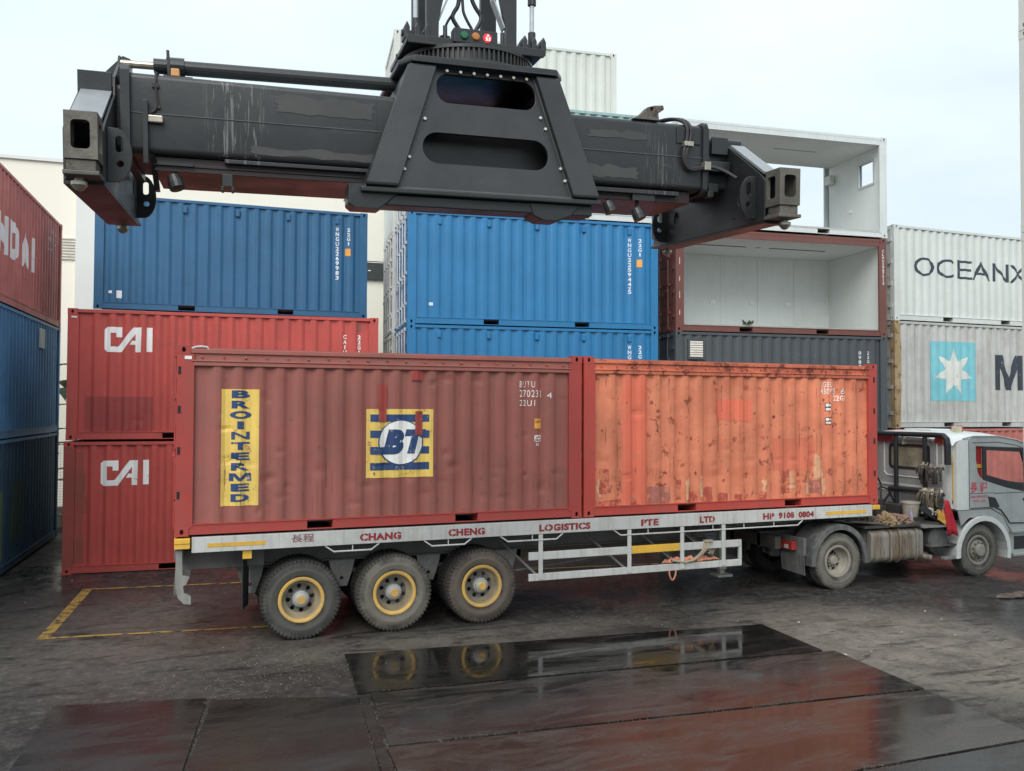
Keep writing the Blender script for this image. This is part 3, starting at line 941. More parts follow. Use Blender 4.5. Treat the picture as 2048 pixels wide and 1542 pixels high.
mw = [stack2d('CLHU2907513', L20 - 0.1, 2.3, 0.06, 0.07, 0.085)]
o = conform('stencil_lettering', mw[0], M['p_white_grey'], br[0], [], lambda x, z: 0.003, 0.003)
of = fitted_room('white site office container with open sides and a small window, above the brown one', (11.3562, 5.5835, 7.80), -0.108, 2.68, (M['office'], M['office'], M['office']), False, 'containers with an open side', ((0.8, 2.4), (3.3, 4.6)), True)
obj('window_frame', MB().plate(rrect(0.31, 0.99, 2.68 - 1.16, 2.68 - 0.46, 0.02, 2), [rrect(0.36, 0.94, 2.68 - 1.11, 2.68 - 0.51, 0.02, 2)], (L20 - 0.16, 0, 0), (0, 1, 0), (0, 0, 1), (0.018, 0, 0)), M['galv'], of[0])
obj('junction_box', MB().box(5.75, 5.9, 2.0, 2.25, 1.95, 2.2), plain('white_box', (0.62, 0.64, 0.6)), of[0], bevel=0.01)
obj('wall_socket', MB().box(5.9, 5.917, 1.25, 1.38, 0.95, 1.02), plain('white_socket', (0.8, 0.8, 0.78)), of[0])
for o in of[0].children:
    if o.name.startswith(('ceiling_board', 'roof_panel')):
        pass
dg_ = container('charcoal container with a small louvred window, under the brown one', (11.30, 5.613, 2.59), -0.1137, (M['grey_dark'],) * 3, postw=0.19, dent=0.001, seed=4.4, group='containers in the right hand column', rods=M['grey_dark'])
iso_marks(dg_, '0988210', '22G1', M['p_white_grey'], 5.27, 5.52, 2.2)
mark(dg_, 'logo', fit2d(text2d('DONG FANG', 0.0), 3.0, 4.6, 2.0, 2.14), worn_print('faint_grey_print', (0.09, 0.1, 0.108), (0.06, 0.068, 0.075), 0.5), 0.004)
lw = obj('louvre_window', MB().plate(rrect(0.33, 0.79, 1.9, 2.42, 0.01, 1), [rrect(0.38, 0.74, 1.95, 2.37, 0.01, 1)], (0, -0.02, 0), (1, 0, 0), (0, 0, 1), (0, 0.07, 0)), M['grey_dark'], dg_[0])
for k in range(7):
    obj('slat', cached('slat', lambda: MB().box(0.385, 0.735, -0.012, 0.012, -0.022, 0.022).mesh('slat')), plain('cream_slat', (0.72, 0.68, 0.62)) if k == 0 else bpy.data.materials['cream_slat'], lw).location = (0, 0.0, 1.985 + k * 0.058)
conform('stencil_lettering', join2d(fit2d(text2d('CSNU', 0.02), 0.3, 0.9, 1.9, 2.06), fit2d(text2d('221', 0.02), 0.35, 0.75, 1.62, 1.78)), M['p_white_grey'], dg_[0], [], lambda x, z: 0.0, 0.0).matrix_basis = Matrix.Translation((-0.035, 2.2, 0)) @ Matrix.Rotation(R(-90), 4, 'Z')
container('dark container at the foot of the column under the charcoal one', (11.30, 5.613, 0), -0.1137, (M['grey_dark'],) * 3, dent=0, group='containers in the right hand column')

# --- right hand stack
ox_, oy_ = 17.8088, 5.1345
oc = container('pale grey container with OCEANX lettering', (ox_, oy_, 5.6705), 0.0, (M['ocean'],) * 3, postw=0.17, dent=0.001, seed=9.1, group='containers at the right edge', rods=M['ocean'])
for ch, x0, x1 in (('O', 0.75, 1.46), ('C', 1.55, 2.20), ('E', 2.30, 2.86), ('A', 2.86, 3.58), ('N', 3.66, 4.28), ('X', 4.36, 4.98)):
    mark(oc, 'lettering', fit2d(text2d(ch, -0.001), x0, x1, 1.25 , 1.77), M['p_dark'])
ma = container('dirty grey container with pale blue star panel and rusty corner', (ox_, oy_, 2.77), 0.0, (M['maersk'],) * 3, h=HC, postw=0.17, dent=0.0015, seed=6.6, group='containers at the right edge')
mark(ma, 'star_panel', poly2d(rrect(1.28, 2.99, 0.74, 2.38, 0.08, 4)), M['p_sky'], 0.004)
star = []
for i in range(14):
    a = R(90 + i * 360 / 14)
    r = 0.72 if i % 2 == 0 else 0.33
    star.append((2.14 + r * math.cos(a), 1.54 + r * math.sin(a)))
mark(ma, 'star', poly2d(star), M['p_star'], 0.007)
for i, ch in enumerate('MAERSK'):
    mark(ma, 'lettering', letter2d(ch, 0.04, 3.70 + i * 1.25, 4.80 + i * 1.25, 1.06, 2.06), M['p_dark'], 0.005) if 4.8 + i * 1.25 < 5.95 else None
mark(ma, 'paint_patch', ragged(0.17, 0.26, 0.2, 2.8, 12, 0.03), M['maersk_rust'], 0.004, 0.2, label='rusty strip')
for o in ma[0].children:
    if o.name.startswith(('corner_post', 'corner_casting')):
        o.material_slots[0].link = 'OBJECT'
        o.material_slots[0].material = M['maersk_rust']
container('weathered red container at the foot of the right hand stack behind the cab', (ox_, oy_, 0), 0.0, (M['hy_red'],) * 3, h=2.75, dent=0.002, seed=8.8, group='containers at the right edge')

# --- long left stack, seen along its side
hx, hy_, ha = -2.8834, 11.4861, 1.5203
L40 = 12.192
ex, ey = math.cos(ha), math.sin(ha)
org = (hx - ex * L40, hy_ - ey * L40)
def left_c(label, z, mk, rail, seed, h=STD):
    # built with its near side facing +X
    return container(label, (org[0], org[1], z), ha, (M[mk], M[mk], M[rail]), L=L40, h=h, postw=0.14, dent=0.003, seed=seed, group='long containers stacked on the left', left_end='plain')
# the visible side is the one at local y = 0 (facing right), so mirror: local y runs to the left
l0 = left_c('dark blue long container at the foot of the left stack', 0.04, 'navy', 'left_blue', 11.0)
l1 = left_c('worn blue long container in the middle of the left stack', 2.635, 'left_blue', 'left_blue', 12.0)
l2 = left_c('weathered red long container with white HYUNDAI lettering, top of the left stack', 5.235, 'hy_red', 'hy_red', 13.0)
xx = L40 - 2.82
for ch, wd in (('I', 0.30), ('A', 0.72), ('D', 0.72), ('N', 0.78), ('U', 0.75), ('Y', 0.75), ('H', 0.78)):
    mark(l2, 'lettering', fit2d(text2d(ch, 0.075 if ch not in 'I' else 0.03), xx - wd, xx, 0.95, 1.70), M['p_white_hy'], 0.005)
    xx -= wd + 0.17
mark(l2, 'stencil_lettering', join2d(fit2d(text2d('HDMU', 0.01), L40 - 1.35, L40 - 0.7, 2.15, 2.28), fit2d(text2d('465321', 0.01), L40 - 1.4, L40 - 0.55, 1.93, 2.06), fit2d(text2d('42G1', 0.01), L40 - 1.35, L40 - 0.8, 1.7, 1.82)), worn_print('faded_print', (0.55, 0.42, 0.40), (0.42, 0.12, 0.1), 0.9), 0.005)
obj('data_plate', MB().box(L40 - 2.25, L40 - 1.85, -0.02, 0.03, 1.95, 2.4), plain('pale_plate', (0.5, 0.52, 0.5)), l1[0], bevel=0.01)
mark(l0, 'paint_patch', rect2d(L40 - 4.6, L40 - 3.4, 0.5, 1.7), paint('dull_green_repaint', (0.03, 0.075, 0.06), 0.6), 0.003)
mark(l0, 'paint_patch', rect2d(L40 - 5.9, L40 - 5.0, 0.3, 1.6), paint('olive_repaint', (0.06, 0.1, 0.055), 0.6), 0.003)
# ------------------------------------------------------------------ trailer
M['t_white'] = paint('scuffed_white_paint', (0.50, 0.505, 0.485), 0.5, 0.12, 0.45, (0.27, 0.25, 0.22), rust=0.25, streak=0.6, runs=0.35)
M['t_grey'] = paint('grimy_grey_chassis', (0.13, 0.125, 0.115), 0.7, 0.2, 0.6, (0.07, 0.06, 0.05), rust=0.3, streak=0.3)
M['t_light'] = paint('grimy_light_grey', (0.24, 0.24, 0.225), 0.6, 0.15, 0.6, (0.14, 0.12, 0.1), rust=0.2)
M['t_yellow'] = paint('safety_yellow', (0.72, 0.42, 0.05), 0.5, 0.12, 0.3, rust=0.1, streak=0.2)
M['t_red'] = worn_print('dark_red_stencil', (0.26, 0.022, 0.03), (0.6, 0.58, 0.55), 0.2)
M['t_brown'] = worn_print('faded_brown_stencil', (0.2, 0.08, 0.08), (0.6, 0.58, 0.55), 0.5)
def tyre_mat(name, c1, c2):
    s = NT(name)
    v = s.coords()
    n1 = s.noise(v, 3.5, 7, 0.65)
    n2 = s.noise(v, 25, 4)
    c = s.mix(s.rng(n1, 0.35, 0.68), c1, c2)
    xyz = s.n('SeparateXYZ', {0: s.n('TexCoord').outputs['Object']})
    rad = s.math('SQRT', s.math('ADD', s.math('MULTIPLY', xyz.outputs[0], xyz.outputs[0]), s.math('MULTIPLY', xyz.outputs[2], xyz.outputs[2])))
    wob = s.math('ADD', rad, s.math('MULTIPLY', s.math('SUBTRACT', n1, 0.5), 0.06))
    c = s.mix(s.math('MULTIPLY', s.rng(wob, 0.33, 0.37), s.rng(wob, 0.47, 0.43, 0, 0.75)), c, c2)          # dust caked on the sidewall
    c = s.mix(s.rng(rad, 0.515, 0.53, 0, 0.7), c, c1)
    ring = s.math('SINE', s.math('MULTIPLY', rad, 420.0))
    c = s.mix(s.rng(ring, 0.7, 1.0, 0, 0.3), c, c1)
    return s.bsdf(c, 0.85, bump=n2, bstr=0.3, bdist=0.008)
M['tyre'] = tyre_mat('dusty_tyre', (0.016, 0.0155, 0.015), (0.125, 0.110, 0.093))
M['tyre2'] = tyre_mat('muddy_tyre', (0.03, 0.03, 0.028), (0.165, 0.155, 0.13))
M['rim_yellow'] = paint('worn_yellow_rim', (0.62, 0.38, 0.09), 0.6, 0.2, 0.85, (0.30, 0.22, 0.14), rust=0.5, streak=0)
M['rim_barrel'] = paint('dusty_rim_barrel', (0.30, 0.25, 0.16), 0.7, 0.25, 0.9, (0.16, 0.14, 0.12), rust=0.4, streak=0)
M['rim_grey'] = paint('dirty_wheel_steel', (0.15, 0.145, 0.13), 0.6, 0.25, 0.7, (0.08, 0.07, 0.055), rust=0.35, streak=0)
M['rim_mud'] = paint('muddy_wheel_steel', (0.27, 0.255, 0.215), 0.6, 0.2, 0.7, (0.2, 0.17, 0.12), rust=0.2, streak=0)
M['hub'] = paint('hub_grey', (0.34, 0.35, 0.34), 0.5, 0.15, 0.5, rust=0.1, streak=0)

M['tyre_in'] = tyre_mat('shaded_tyre', (0.014, 0.0135, 0.013), (0.035, 0.032, 0.03))  # darker copy for the inner tyres, their shade painted in
def tyre_mesh(Ro, wd, key, lug=0.032):
    def mk():
        ri = Ro * 0.565
        sw = wd / 2
        prof = [(ri, -sw * 0.72), (ri + 0.02, -sw * 0.88), (ri + 0.08, -sw * 1.0), (Ro - 0.14, -sw * 1.03), (Ro - 0.13, -sw * 1.0), (Ro - 0.055, -sw * 0.97), (Ro - 0.012, -sw * 0.90), (Ro, -sw * 0.72), (Ro, -sw * 0.3), (Ro, sw * 0.3), (Ro, sw * 0.72), (Ro - 0.012, sw * 0.90), (Ro - 0.055, sw * 0.97), (Ro - 0.13, sw * 1.0), (Ro - 0.14, sw * 1.03), (ri + 0.08, sw), (ri + 0.02, sw * 0.88), (ri, sw * 0.72)]
        def mod(k_, i, r):
            if i in (6, 7, 10, 11) and k_ % 4 == 0:
                return r - lug
            if i in (5, 12) and k_ % 4 == 0:
                return r - lug * 0.4
            if i in (8, 9) and k_ % 4 == 2:
                return r - lug * 0.5
            return r
        return MB().lathe(prof, (0, 0, 0), (0, 1, 0), 228, mod).mesh('tyre', 28)
    return cached(('tyre', key), mk)

def rim_mesh(Rr, depth, key, holes=8, barrel=False):
    """dished steel wheel, face towards -Y; outer lip at y=0"""
    def mk():
        mb = MB()
        prof = [(Rr - 0.03, 0.02), (Rr - 0.05, depth * 0.35), (Rr - 0.055, depth * 0.8), (Rr - 0.075, depth * 0.95), (Rr - 0.11, depth)]
        if barrel:
            mb.lathe(prof, (0, 0, 0), (0, 1, 0), 40)
            return mb.mesh('rim_barrel', 50)
        # disc with hand holes
        rr_ = Rr - 0.11
        hs = [circ(rr_ * 0.83 * math.cos(2 * math.pi * i / holes + 0.2), rr_ * 0.83 * math.sin(2 * math.pi * i / holes + 0.2), 0.034, n=8) for i in range(holes)]
        mb.plate(circ(0, 0, rr_, n=40), hs, (0, depth, 0), (1, 0, 0), (0, 0, 1), (0, 0.015, 0))
        for i in range(10):
            a = 2 * math.pi * i / 10
            r = rr_ * 0.60
            mb.cyl((r * math.cos(a), depth, r * math.sin(a)), (r * math.cos(a), depth - 0.035, r * math.sin(a)), 0.017, 6)
        return mb.mesh('rim', 30)
    return cached(('rim', key, barrel), mk)

def lip_mesh(Rr, key):
    return cached(('lip', key), lambda: MB().lathe([(Rr - 0.045, 0.03), (Rr - 0.042, -0.004), (Rr - 0.025, -0.014), (Rr, -0.012), (Rr + 0.01, 0.0), (Rr + 0.01, 0.03)], (0, 0, 0), (0, 1, 0), 48).mesh('rim_lip', 40))

def wheel(parent, x, y, z, Ro, side, key, mats, hub='trailer', inner=True, twist=0.0):
    """one road wheel as a part with tyre, rim and hub below it; side +1 faces the camera"""
    wdt = 0.27
    wobj = bpy.data.objects.new('wheel', None)
    COL.objects.link(wobj)
    wobj.parent = parent
    wobj.location = (x, y, z)
    wobj.rotation_euler = (0, twist, 0 if side > 0 else math.pi)
    tm, lm, rm, hm = mats
    t_ = obj('tyre', tyre_mesh(Ro, wdt, key), tm, wobj)
    t_.location = (0, wdt / 2, 0)
    Rr = Ro * 0.565
    rd = 0.155 if hub != 'steer' else 0.05
    r_ = obj('rim', rim_mesh(Rr, rd, (key, hub), 8 if hub == 'trailer' else 8), rm, wobj)
    r_.location = (0, 0.03, 0)
    b_ = obj('rim_barrel', rim_mesh(Rr, rd, (key, hub), 8, True), M['rim_barrel'] if hub == 'trailer' else rm, wobj)
    b_.location = (0, 0.03, 0)
    l_ = obj('rim_lip', lip_mesh(Rr, key), lm, wobj)
    l_.location = (0, 0.03, 0)
    if hub == 'trailer':
        h1 = obj('hub', cached('hub_t', lambda: MB().lathe([(0.0, -0.002), (0.075, -0.002), (0.095, 0.01), (0.1, 0.05), (0.115, 0.055), (0.125, 0.15)], (0, 0, 0), (0, 1, 0), 24).mesh('hub', 30)), hm, wobj)
        h1.location = (0, 0.025, 0)
        h2 = obj('hub_cap', cached('hubcap_t', lambda: MB().lathe([(0.0, 0.0), (0.055, 0.0), (0.066, 0.012), (0.066, 0.03)], (0, 0, 0), (0, 1, 0), 24).mesh('hub_cap', 30)), M['rim_yellow'], wobj)
        h2.location = (0, 0.008, 0)
    elif hub == 'drive':
        h1 = obj('hub', cached('hub_d', lambda: MB().lathe([(0.0, 0.10), (0.06, 0.105), (0.085, 0.125), (0.10, 0.19)], (0, 0, 0), (0, 1, 0), 24).mesh('hub', 30)), hm, wobj)
    else:
        h1 = obj('hub', cached('hub_s', lambda: MB().lathe([(0.0, -0.07), (0.10, -0.07), (0.12, -0.055), (0.125, 0.0), (0.19, 0.01), (0.19, 0.06)], (0, 0, 0), (0, 1, 0), 24).mesh('hub', 30)), hm, wobj)
        h1.location = (0, 0.02, 0)
        mb = MB()
        for i in range(10):
            a = 2 * math.pi * i / 10
            mb.cyl((0.155 * math.cos(a), 0.035, 0.155 * math.sin(a)), (0.155 * math.cos(a), -0.01, 0.155 * math.sin(a)), 0.016, 6)
        obj('wheel_nut', mb, M['rim_grey'], wobj, kind='stuff')
    if inner:
        w2 = bpy.data.objects.new('wheel', None)
        COL.objects.link(w2)
        w2.parent = parent
        w2.location = (x, y + 0.34 * side, z)
        w2.rotation_euler = (0, twist + 0.6, 0 if side > 0 else math.pi)
        t2 = obj('tyre', tyre_mesh(Ro, wdt, key), M['tyre_in'], w2)
        t2.location = (0, wdt / 2, 0)
        r2 = obj('rim', rim_mesh(Rr, 0.06, (key, 'inner')), rm, w2)
        r2.location = (0, 0.03, 0)
    return wobj

T = thing('semi_trailer', 'long white and grey flatbed semi trailer with three axles and red CHANG CHENG LOGISTICS stencils', 'trailer')
def tp(name, mb, mat, bevel=0.0, **k_):
    return obj(name, mb, M[mat] if isinstance(mat, str) else mat, T, bevel, **k_)
rail_y = -0.05
rz0, rz1 = 1.305, 1.512
def taper_z(x):
    return 0.0
tp('side_rail', MB().box(0.22, 11.97, rail_y, rail_y + 0.03, rz0, rz1).box(0.22, 11.97, rail_y + 0.03, rail_y + 0.16, rz1 - 0.03, rz1 - 0.005).box(0.22, 11.97, rail_y + 0.03, rail_y + 0.16, rz0, rz0 + 0.02), 't_white', 0.005)
tp('side_rail', MB().box(0.22, 11.97, 2.46, 2.49, rz0, rz1), 't_white', 0.005)
tp('end_bracket', MB().box(0.0, 0.2, -0.055, 0.15, 1.43, 1.5).box(0.0, 0.2, -0.045, 0.1, 1.36, 1.43), 't_yellow', 0.008)
tp('end_bracket', MB().box(11.99, 12.16, -0.05, 0.15, 1.42, 1.5), 't_yellow', 0.008)
tp('end_bracket', MB().box(0.0, 0.2, 2.3, 2.49, 1.40, 1.5), 't_yellow', 0.008)
tp('rear_beam', MB().box(0.0, 0.12, 0.16, 2.29, 1.2, 1.505), 't_grey', 0.006)
tp('front_beam', MB().box(12.03, 12.14, 0.16, 2.29, 1.3, 1.505), 't_grey', 0.006)
for y in (0.72, 1.66):
    mb = MB()
    for za, zb, yy in ((1.28, 1.30, 0.07), (0.97, 0.99, 0.07)):
        mb.box(0.05, 8.6, y - yy, y + yy, za, zb)
    mb.box(0.05, 8.6, y - 0.008, y + 0.008, 0.99, 1.28)
    mb.box(8.6, 12.0, y - 0.07, y + 0.07, 1.28, 1.30)
    mb.plate([(8.6, 0.97), (9.4, 1.12), (12.0, 1.14), (12.0, 1.28), (8.6, 1.28)], [], (0, y - 0.03, 0), (1, 0, 0), (0, 0, 1), (0, 0.06, 0))
    tp('chassis_beam', mb, 't_grey')
for kx in range(12):
    x = 0.55 + kx * 1.02
    tp('cross_member', cached('crossm', lambda: MB().box(-0.04, 0.04, 0.11, 2.43, 1.312, 1.47).mesh('cross_member')), 't_grey').location = (x, 0, 0)
tp('deck_plate', MB().box(0.14, 12.0, 0.12, 2.42, 1.48, 1.505), 't_grey')
# rear under-run posts with bent feet
for y in (0.02, 2.1):
    tp('bumper_post', MB().plate([(0.02, 1.34), (0.10, 1.34), (0.11, 1.0), (0.20, 0.97), (0.16, 0.88), (0.12, 0.85), (0.13, 0.76), (0.2, 0.72), (0.22, 0.70), (0.22, 0.60), (0.13, 0.61), (0.05, 0.70), (0.02, 0.85)], [], (0, y, 0), (1, 0, 0), (0, 0, 1), (0, 0.09, 0)), 't_light', 0.006)
tp('bumper_bar', MB().box(0.0, 0.04, 0.12, 2.3, 0.72, 0.86).box(0.02, 1.2, 0.42, 0.46, 1.0, 1.27), 't_grey', 0.004)
tp('mud_flap_bracket', MB().box(0.88, 1.0, 0.0, 0.03, 1.18, 1.30), 't_yellow')
tp('mud_flap', MB().plate([(0.0, 0.45), (0.42, 0.43), (0.44, 1.2), (0.0, 1.2)], [], (0.88, 0.12, 0), (0.25, 1, 0), (0, 0, 1), (0.012, 0, 0)), plain('worn_rubber', (0.03, 0.03, 0.03), 0.8))
# rope rails under the side rail
for x0, x1, zt in ((2.0, 2.78, 1.3), (3.45, 4.2, 1.3), (4.66, 5.72, 1.3), (6.62, 10.4, 1.3)):
    tp('rope_rail', MB().tube([(x0, -0.03, zt), (x0 + 0.12, -0.04, zt - 0.085), (x1 - 0.12, -0.04, zt - 0.085), (x1, -0.03, zt)], 0.0125, 6), 't_white')
    n_ = max(1, int((x1 - x0) / 0.75))
    mb = MB()
    for i in range(n_):
        x = x0 + (i + 1) * (x1 - x0) / (n_ + 1)
        mb.bar((x, -0.04, zt - 0.085), (x, -0.03, zt), 0.012, 0.012)
    tp('rope_rail_stay', mb, 't_white')
# side guard
tp('guard_rail', MB().box(5.14, 6.95, -0.03, 0.02, 0.90, 1.02), 't_white', 0.006)
tp('guard_rail', MB().box(7.86, 9.10, -0.03, 0.02, 0.90, 1.02), 't_white', 0.006)
tp('guard_rail', MB().box(6.952, 7.858, -0.032, 0.022, 0.90, 1.02), 't_yellow', 0.006, label='yellow painted stretch of guard rail')
tp('guard_rail', MB().box(5.14, 9.10, -0.03, 0.02, 0.575, 0.685), 't_white', 0.006)
for x in (5.33, 6.9, 7.9, 8.72):
    tp('guard_post', cached('gpost', lambda: MB().box(-0.035, 0.035, -0.045, -0.032, 0.60, 1.30).mesh('guard_post')), 't_white').location = (x, 0, 0)
    tp('guard_stay', cached('gstay', lambda: MB().bar((0, 0.02, 0.65), (-0.42, 0.66, 1.15), 0.02, 0.03).mesh('guard_stay')), 't_light').location = (x - 0.03, 0, 0)
tp('guard_post', MB().box(9.05, 9.10, -0.028, 0.018, 0.687, 0.898), 't_white')
# landing legs
for y in (0.45, 1.85):
    tp('landing_leg', MB().box(8.98, 9.12, y, y + 0.12, 0.42, 1.3).box(9.0, 9.1, y + 0.02, y + 0.1, 0.34, 0.42).box(8.9, 9.2, y - 0.08, y + 0.2, 0.30, 0.34), 't_light', 0.006)
tp('landing_gear_shaft', MB().cyl((9.05, 0.12, 0.86), (9.05, 1.9, 0.86), 0.025, 8), 't_grey')
# axles, hangers, springs, air tanks
WX = (1.68, 3.02, 4.375)
TY = (tyre_mat('grey_tyre', (0.018, 0.0175, 0.017), (0.085, 0.080, 0.072)), tyre_mat('beige_dusty_tyre', (0.035, 0.033, 0.029), (0.175, 0.160, 0.130)), tyre_mat('brown_dusty_tyre', (0.026, 0.022, 0.019), (0.125, 0.100, 0.080)))
for i, x in enumerate(WX):
    tp('axle', MB().cyl((x, 0.3, 0.56), (x, 2.1, 0.56), 0.075, 12), 't_grey')
    tw = (0.1, 1.3, 2.2)[i]
    wheel(T, x, -0.03, 0.555, 0.56, 1, 'big', (TY[i], M['rim_yellow'], M['rim_grey'], M['hub']), 'trailer', True, tw)
    wheel(T, x, 2.47, 0.555, 0.56, -1, 'big', (M['tyre'], M['rim_yellow'], M['rim_grey'], M['hub']), 'trailer', True, tw)
for x in (1.02, 2.35, 3.7, 5.0):
    for y in (0.62, 1.66):
        tp('suspension_hanger', cached('hanger', lambda: MB().plate([(-0.19, 0.97), (0.19, 0.97), (0.17, 0.86), (0.08, 0.58), (-0.06, 0.58), (-0.17, 0.86)], [circ(0.0, 0.70, 0.03, n=8)], (0, 0, 0), (1, 0, 0), (0, 0, 1), (0, 0.1, 0)).cyl((0.02, -0.02, 0.86), (0.02, 0.12, 0.86), 0.055, 12).mesh('suspension_hanger')), 't_light').location = (x, y, 0)
for x in WX:
    for y in (0.68, 1.72):
        mb = MB()
        for q in range(4):
            mb.tube([(x - 0.55 + q * 0.08, y, 0.80 - q * 0.0 + 0.0), (x, y, 0.69 - q * 0.022), (x + 0.55 - q * 0.08, y, 0.80)], 0.012 + 0.02, 4)
        tp('leaf_spring', mb, 't_grey')
tp('air_tank', MB().cyl((5.6, 0.95, 0.98), (6.5, 0.95, 0.98), 0.14, 16), 't_grey')
tp('tool_tray', MB().box(5.3, 8.9, 0.75, 1.5, 0.80, 0.84).box(5.3, 8.9, 0.74, 0.75, 0.84, 0.97), plain('dirty_plank', (0.09, 0.07, 0.055), 0.8))
tp('cross_stay', MB().bar((8.2, 0.6, 1.2), (9.05, 0.5, 0.6), 0.04, 0.04).bar((5.0, 0.2, 0.72), (9.0, 1.6, 0.74), 0.03, 0.03), 't_grey')
# stencils
def rail_text(body, x0, x1, z0, z1, mat='t_red', bold=0.055, slits=True):
    items = []
    raw = text2d(body, bold, 0, 1.08)
    tv = fit2d(raw, x0, x1, z0, z1)
    bm = bmesh.new()
    bv = [bm.verts.new((v[0], 0, v[1])) for v in tv[0]]
    for f in tv[1]:
        try:
            bm.faces.new([bv[i] for i in f])
        except ValueError:
            pass
    if slits:                                             # stencil bridges
        zc = (z0 + z1) / 2
        n_ = len(body.replace(' ', ''))
        for q in range(n_):
            xc = x0 + (q + 0.5) * (x1 - x0) / n_
            if body.replace(' ', '')[q] in 'OGC0689DRP':
                for d in (-0.006, 0.006):
                    bmesh.ops.bisect_plane(bm, geom=bm.verts[:] + bm.edges[:] + bm.faces[:], plane_co=(xc + d, 0, 0), plane_no=(1, 0, 0))
                kill = [f for f in bm.faces if abs(f.calc_center_median().x - xc) < 0.006]
                bmesh.ops.delete(bm, geom=kill, context='FACES')
    for v in bm.verts:
        v.co.y = rail_y - 0.003
    me = bpy.data.meshes.new('stencil_lettering')
    bm.to_mesh(me)
    bm.free()
    return obj('stencil_lettering', me, M[mat], T)
for body, x0, x1 in (('CHANG', 2.49, 3.10), ('CHENG', 3.82, 4.40), ('LOGISTICS', 5.30, 6.19), ('PTE', 7.11, 7.44), ('LTD', 8.24, 8.54), ('HP', 9.53, 9.77), ('9108', 9.86, 10.2), ('0804', 10.29, 10.63)):
    rail_text(body, x0, x1, 1.345, 1.455, slits=not body[0].isdigit())
rail_text('\u9577\u7a0b', 1.53, 1.84, 1.375, 1.49, 't_brown', 0.012, False)
for x0, x1 in ((0.42, 1.18), (10.9, 11.83)):
    tp('reflective_strip', MB().box(x0, x1, rail_y - 0.004, rail_y - 0.0005, 1.37, 1.425), 't_yellow')

# strap and orange netting lying in the side guard
st = MB()
for i in range(3):
    st.tube([(8.35 + i * 0.03, -0.035, 1.03), (8.33 + i * 0.03, -0.06, 0.93), (8.25 + i * 0.02, -0.05, 0.83), (8.12, -0.05, 0.73), (7.95, -0.05, 0.705), (7.85, -0.04, 0.72), (7.7, -0.03, 0.75)], [0.02] * 7, 6)
st.box(8.33, 8.5, -0.07, 0.0, 1.02, 1.05)
for i in range(9):
    st.tube([(8.4 + 0.03 * math.sin(i), 0.03, 1.0 - i * 0.012), (8.55, 0.05, 0.95 - i * 0.02), (8.48 + 0.02 * i, 0.04, 0.8 + i * 0.02)], 0.018, 5)
s_ = obj('cargo_strap', st, plain('grubby_webbing', (0.33, 0.28, 0.2), 0.8))
tag(s_, 'grubby beige lashing strap hanging over the trailer side guard', 'strap')
def crumple(name, x0, x1, y0, y1, z, amp, mat, seed_, nx=40, ny=10, taper=True):
    vs_, fs = [], []
    for i in range(nx + 1):
        for j in range(ny + 1):
            u, w_ = i / nx, j / ny
            k = math.sin(math.pi * u) ** 0.5 if taper else 1
            n = abs(noise.noise(Vector((u * 6 + seed_, w_ * 3, 0)))) + 0.6 * abs(noise.noise(Vector((u * 17 + seed_, w_ * 7, 3))))
            e = 1 + 0.5 * noise.noise(Vector((u * 5, seed_, w_ * 2)))
            vs_.append((x0 + (x1 - x0) * u, (y0 + y1) / 2 + (y1 - y0) * (w_ - 0.5) * k * e, z + amp * n * k))
    for i in range(nx):
        for j in range(ny):
            a_ = i * (ny + 1) + j
            fs.append((a_, a_ + ny + 1, a_ + ny + 2, a_ + 1))
    o = obj(name, MB().add(vs_, fs).mesh(name, 40, fix=False), mat)
    o.modifiers.new('thick', 'SOLIDIFY').thickness = 0.004
    return o
om = plain('faded_orange_sheet', (0.52, 0.21, 0.13), 0.8, var=0.3)
n_ = crumple('orange_sheeting', 7.55, 8.7, -0.045, 0.12, 0.69, 0.16, om, 4.2)
tag(n_, 'crumpled orange sheeting on the lower rail of the trailer side guard', 'sheeting')
lp = obj('webbing_loop', MB().tube(smooth_path([(7.66, -0.02, 0.58), (7.67, -0.02, 0.48), (7.72, -0.02, 0.40), (7.78, -0.02, 0.48), (7.79, -0.02, 0.58)]), 0.014, 6), om)
tag(lp, 'small orange webbing loop hanging below the trailer side guard', 'webbing')

# ------------------------------------------------------------------ tractor unit
K = thing('tractor_truck', 'silver grey tractor truck coupled to the trailer, dusty, with black hose rack behind the cab', 'truck', (0, 0, 0))
def kp(name, mb, mat, bevel=0.0, parent=None, **k_):
    return obj(name, mb, M[mat] if isinstance(mat, str) else mat, parent or K, bevel, **k_)
M['silver'] = paint('silver_grey_paint', (0.44, 0.455, 0.445), 0.38, 0.08, 0.3, (0.18, 0.16, 0.13), rust=0.02, streak=0.3, metal=0.25, bump=0.05)
M['silver_lit'] = paint('lit_silver_paint', (0.78, 0.80, 0.77), 0.3, 0.05, 0.2, (0.45, 0.42, 0.35), rust=0.02, streak=0.15, metal=0.2, bump=0.05)  # brighter copy of the silver: sky highlight on corners and roof painted in
M['k_black'] = plain('matt_black_plastic', (0.022, 0.023, 0.024), 0.6)
M['k_tube'] = plain('black_rubber_hose', (0.02, 0.021, 0.024), 0.5)
M['k_chassis'] = paint('grimy_chassis', (0.05, 0.048, 0.045), 0.7, 0.2, 0.6, (0.12, 0.1, 0.08), rust=0.2, streak=0.2)
M['k_mud'] = paint('muddy_plastic', (0.075, 0.08, 0.082), 0.7, 0.2, 0.7, (0.24, 0.23, 0.2), rust=0, streak=0.6)
M['k_tank'] = paint('mud_caked_aluminium', (0.30, 0.29, 0.26), 0.5, 0.25, 0.9, (0.15, 0.105, 0.065), rust=0.6, rustcol=(0.13, 0.075, 0.04), streak=1.0, metal=0.25)
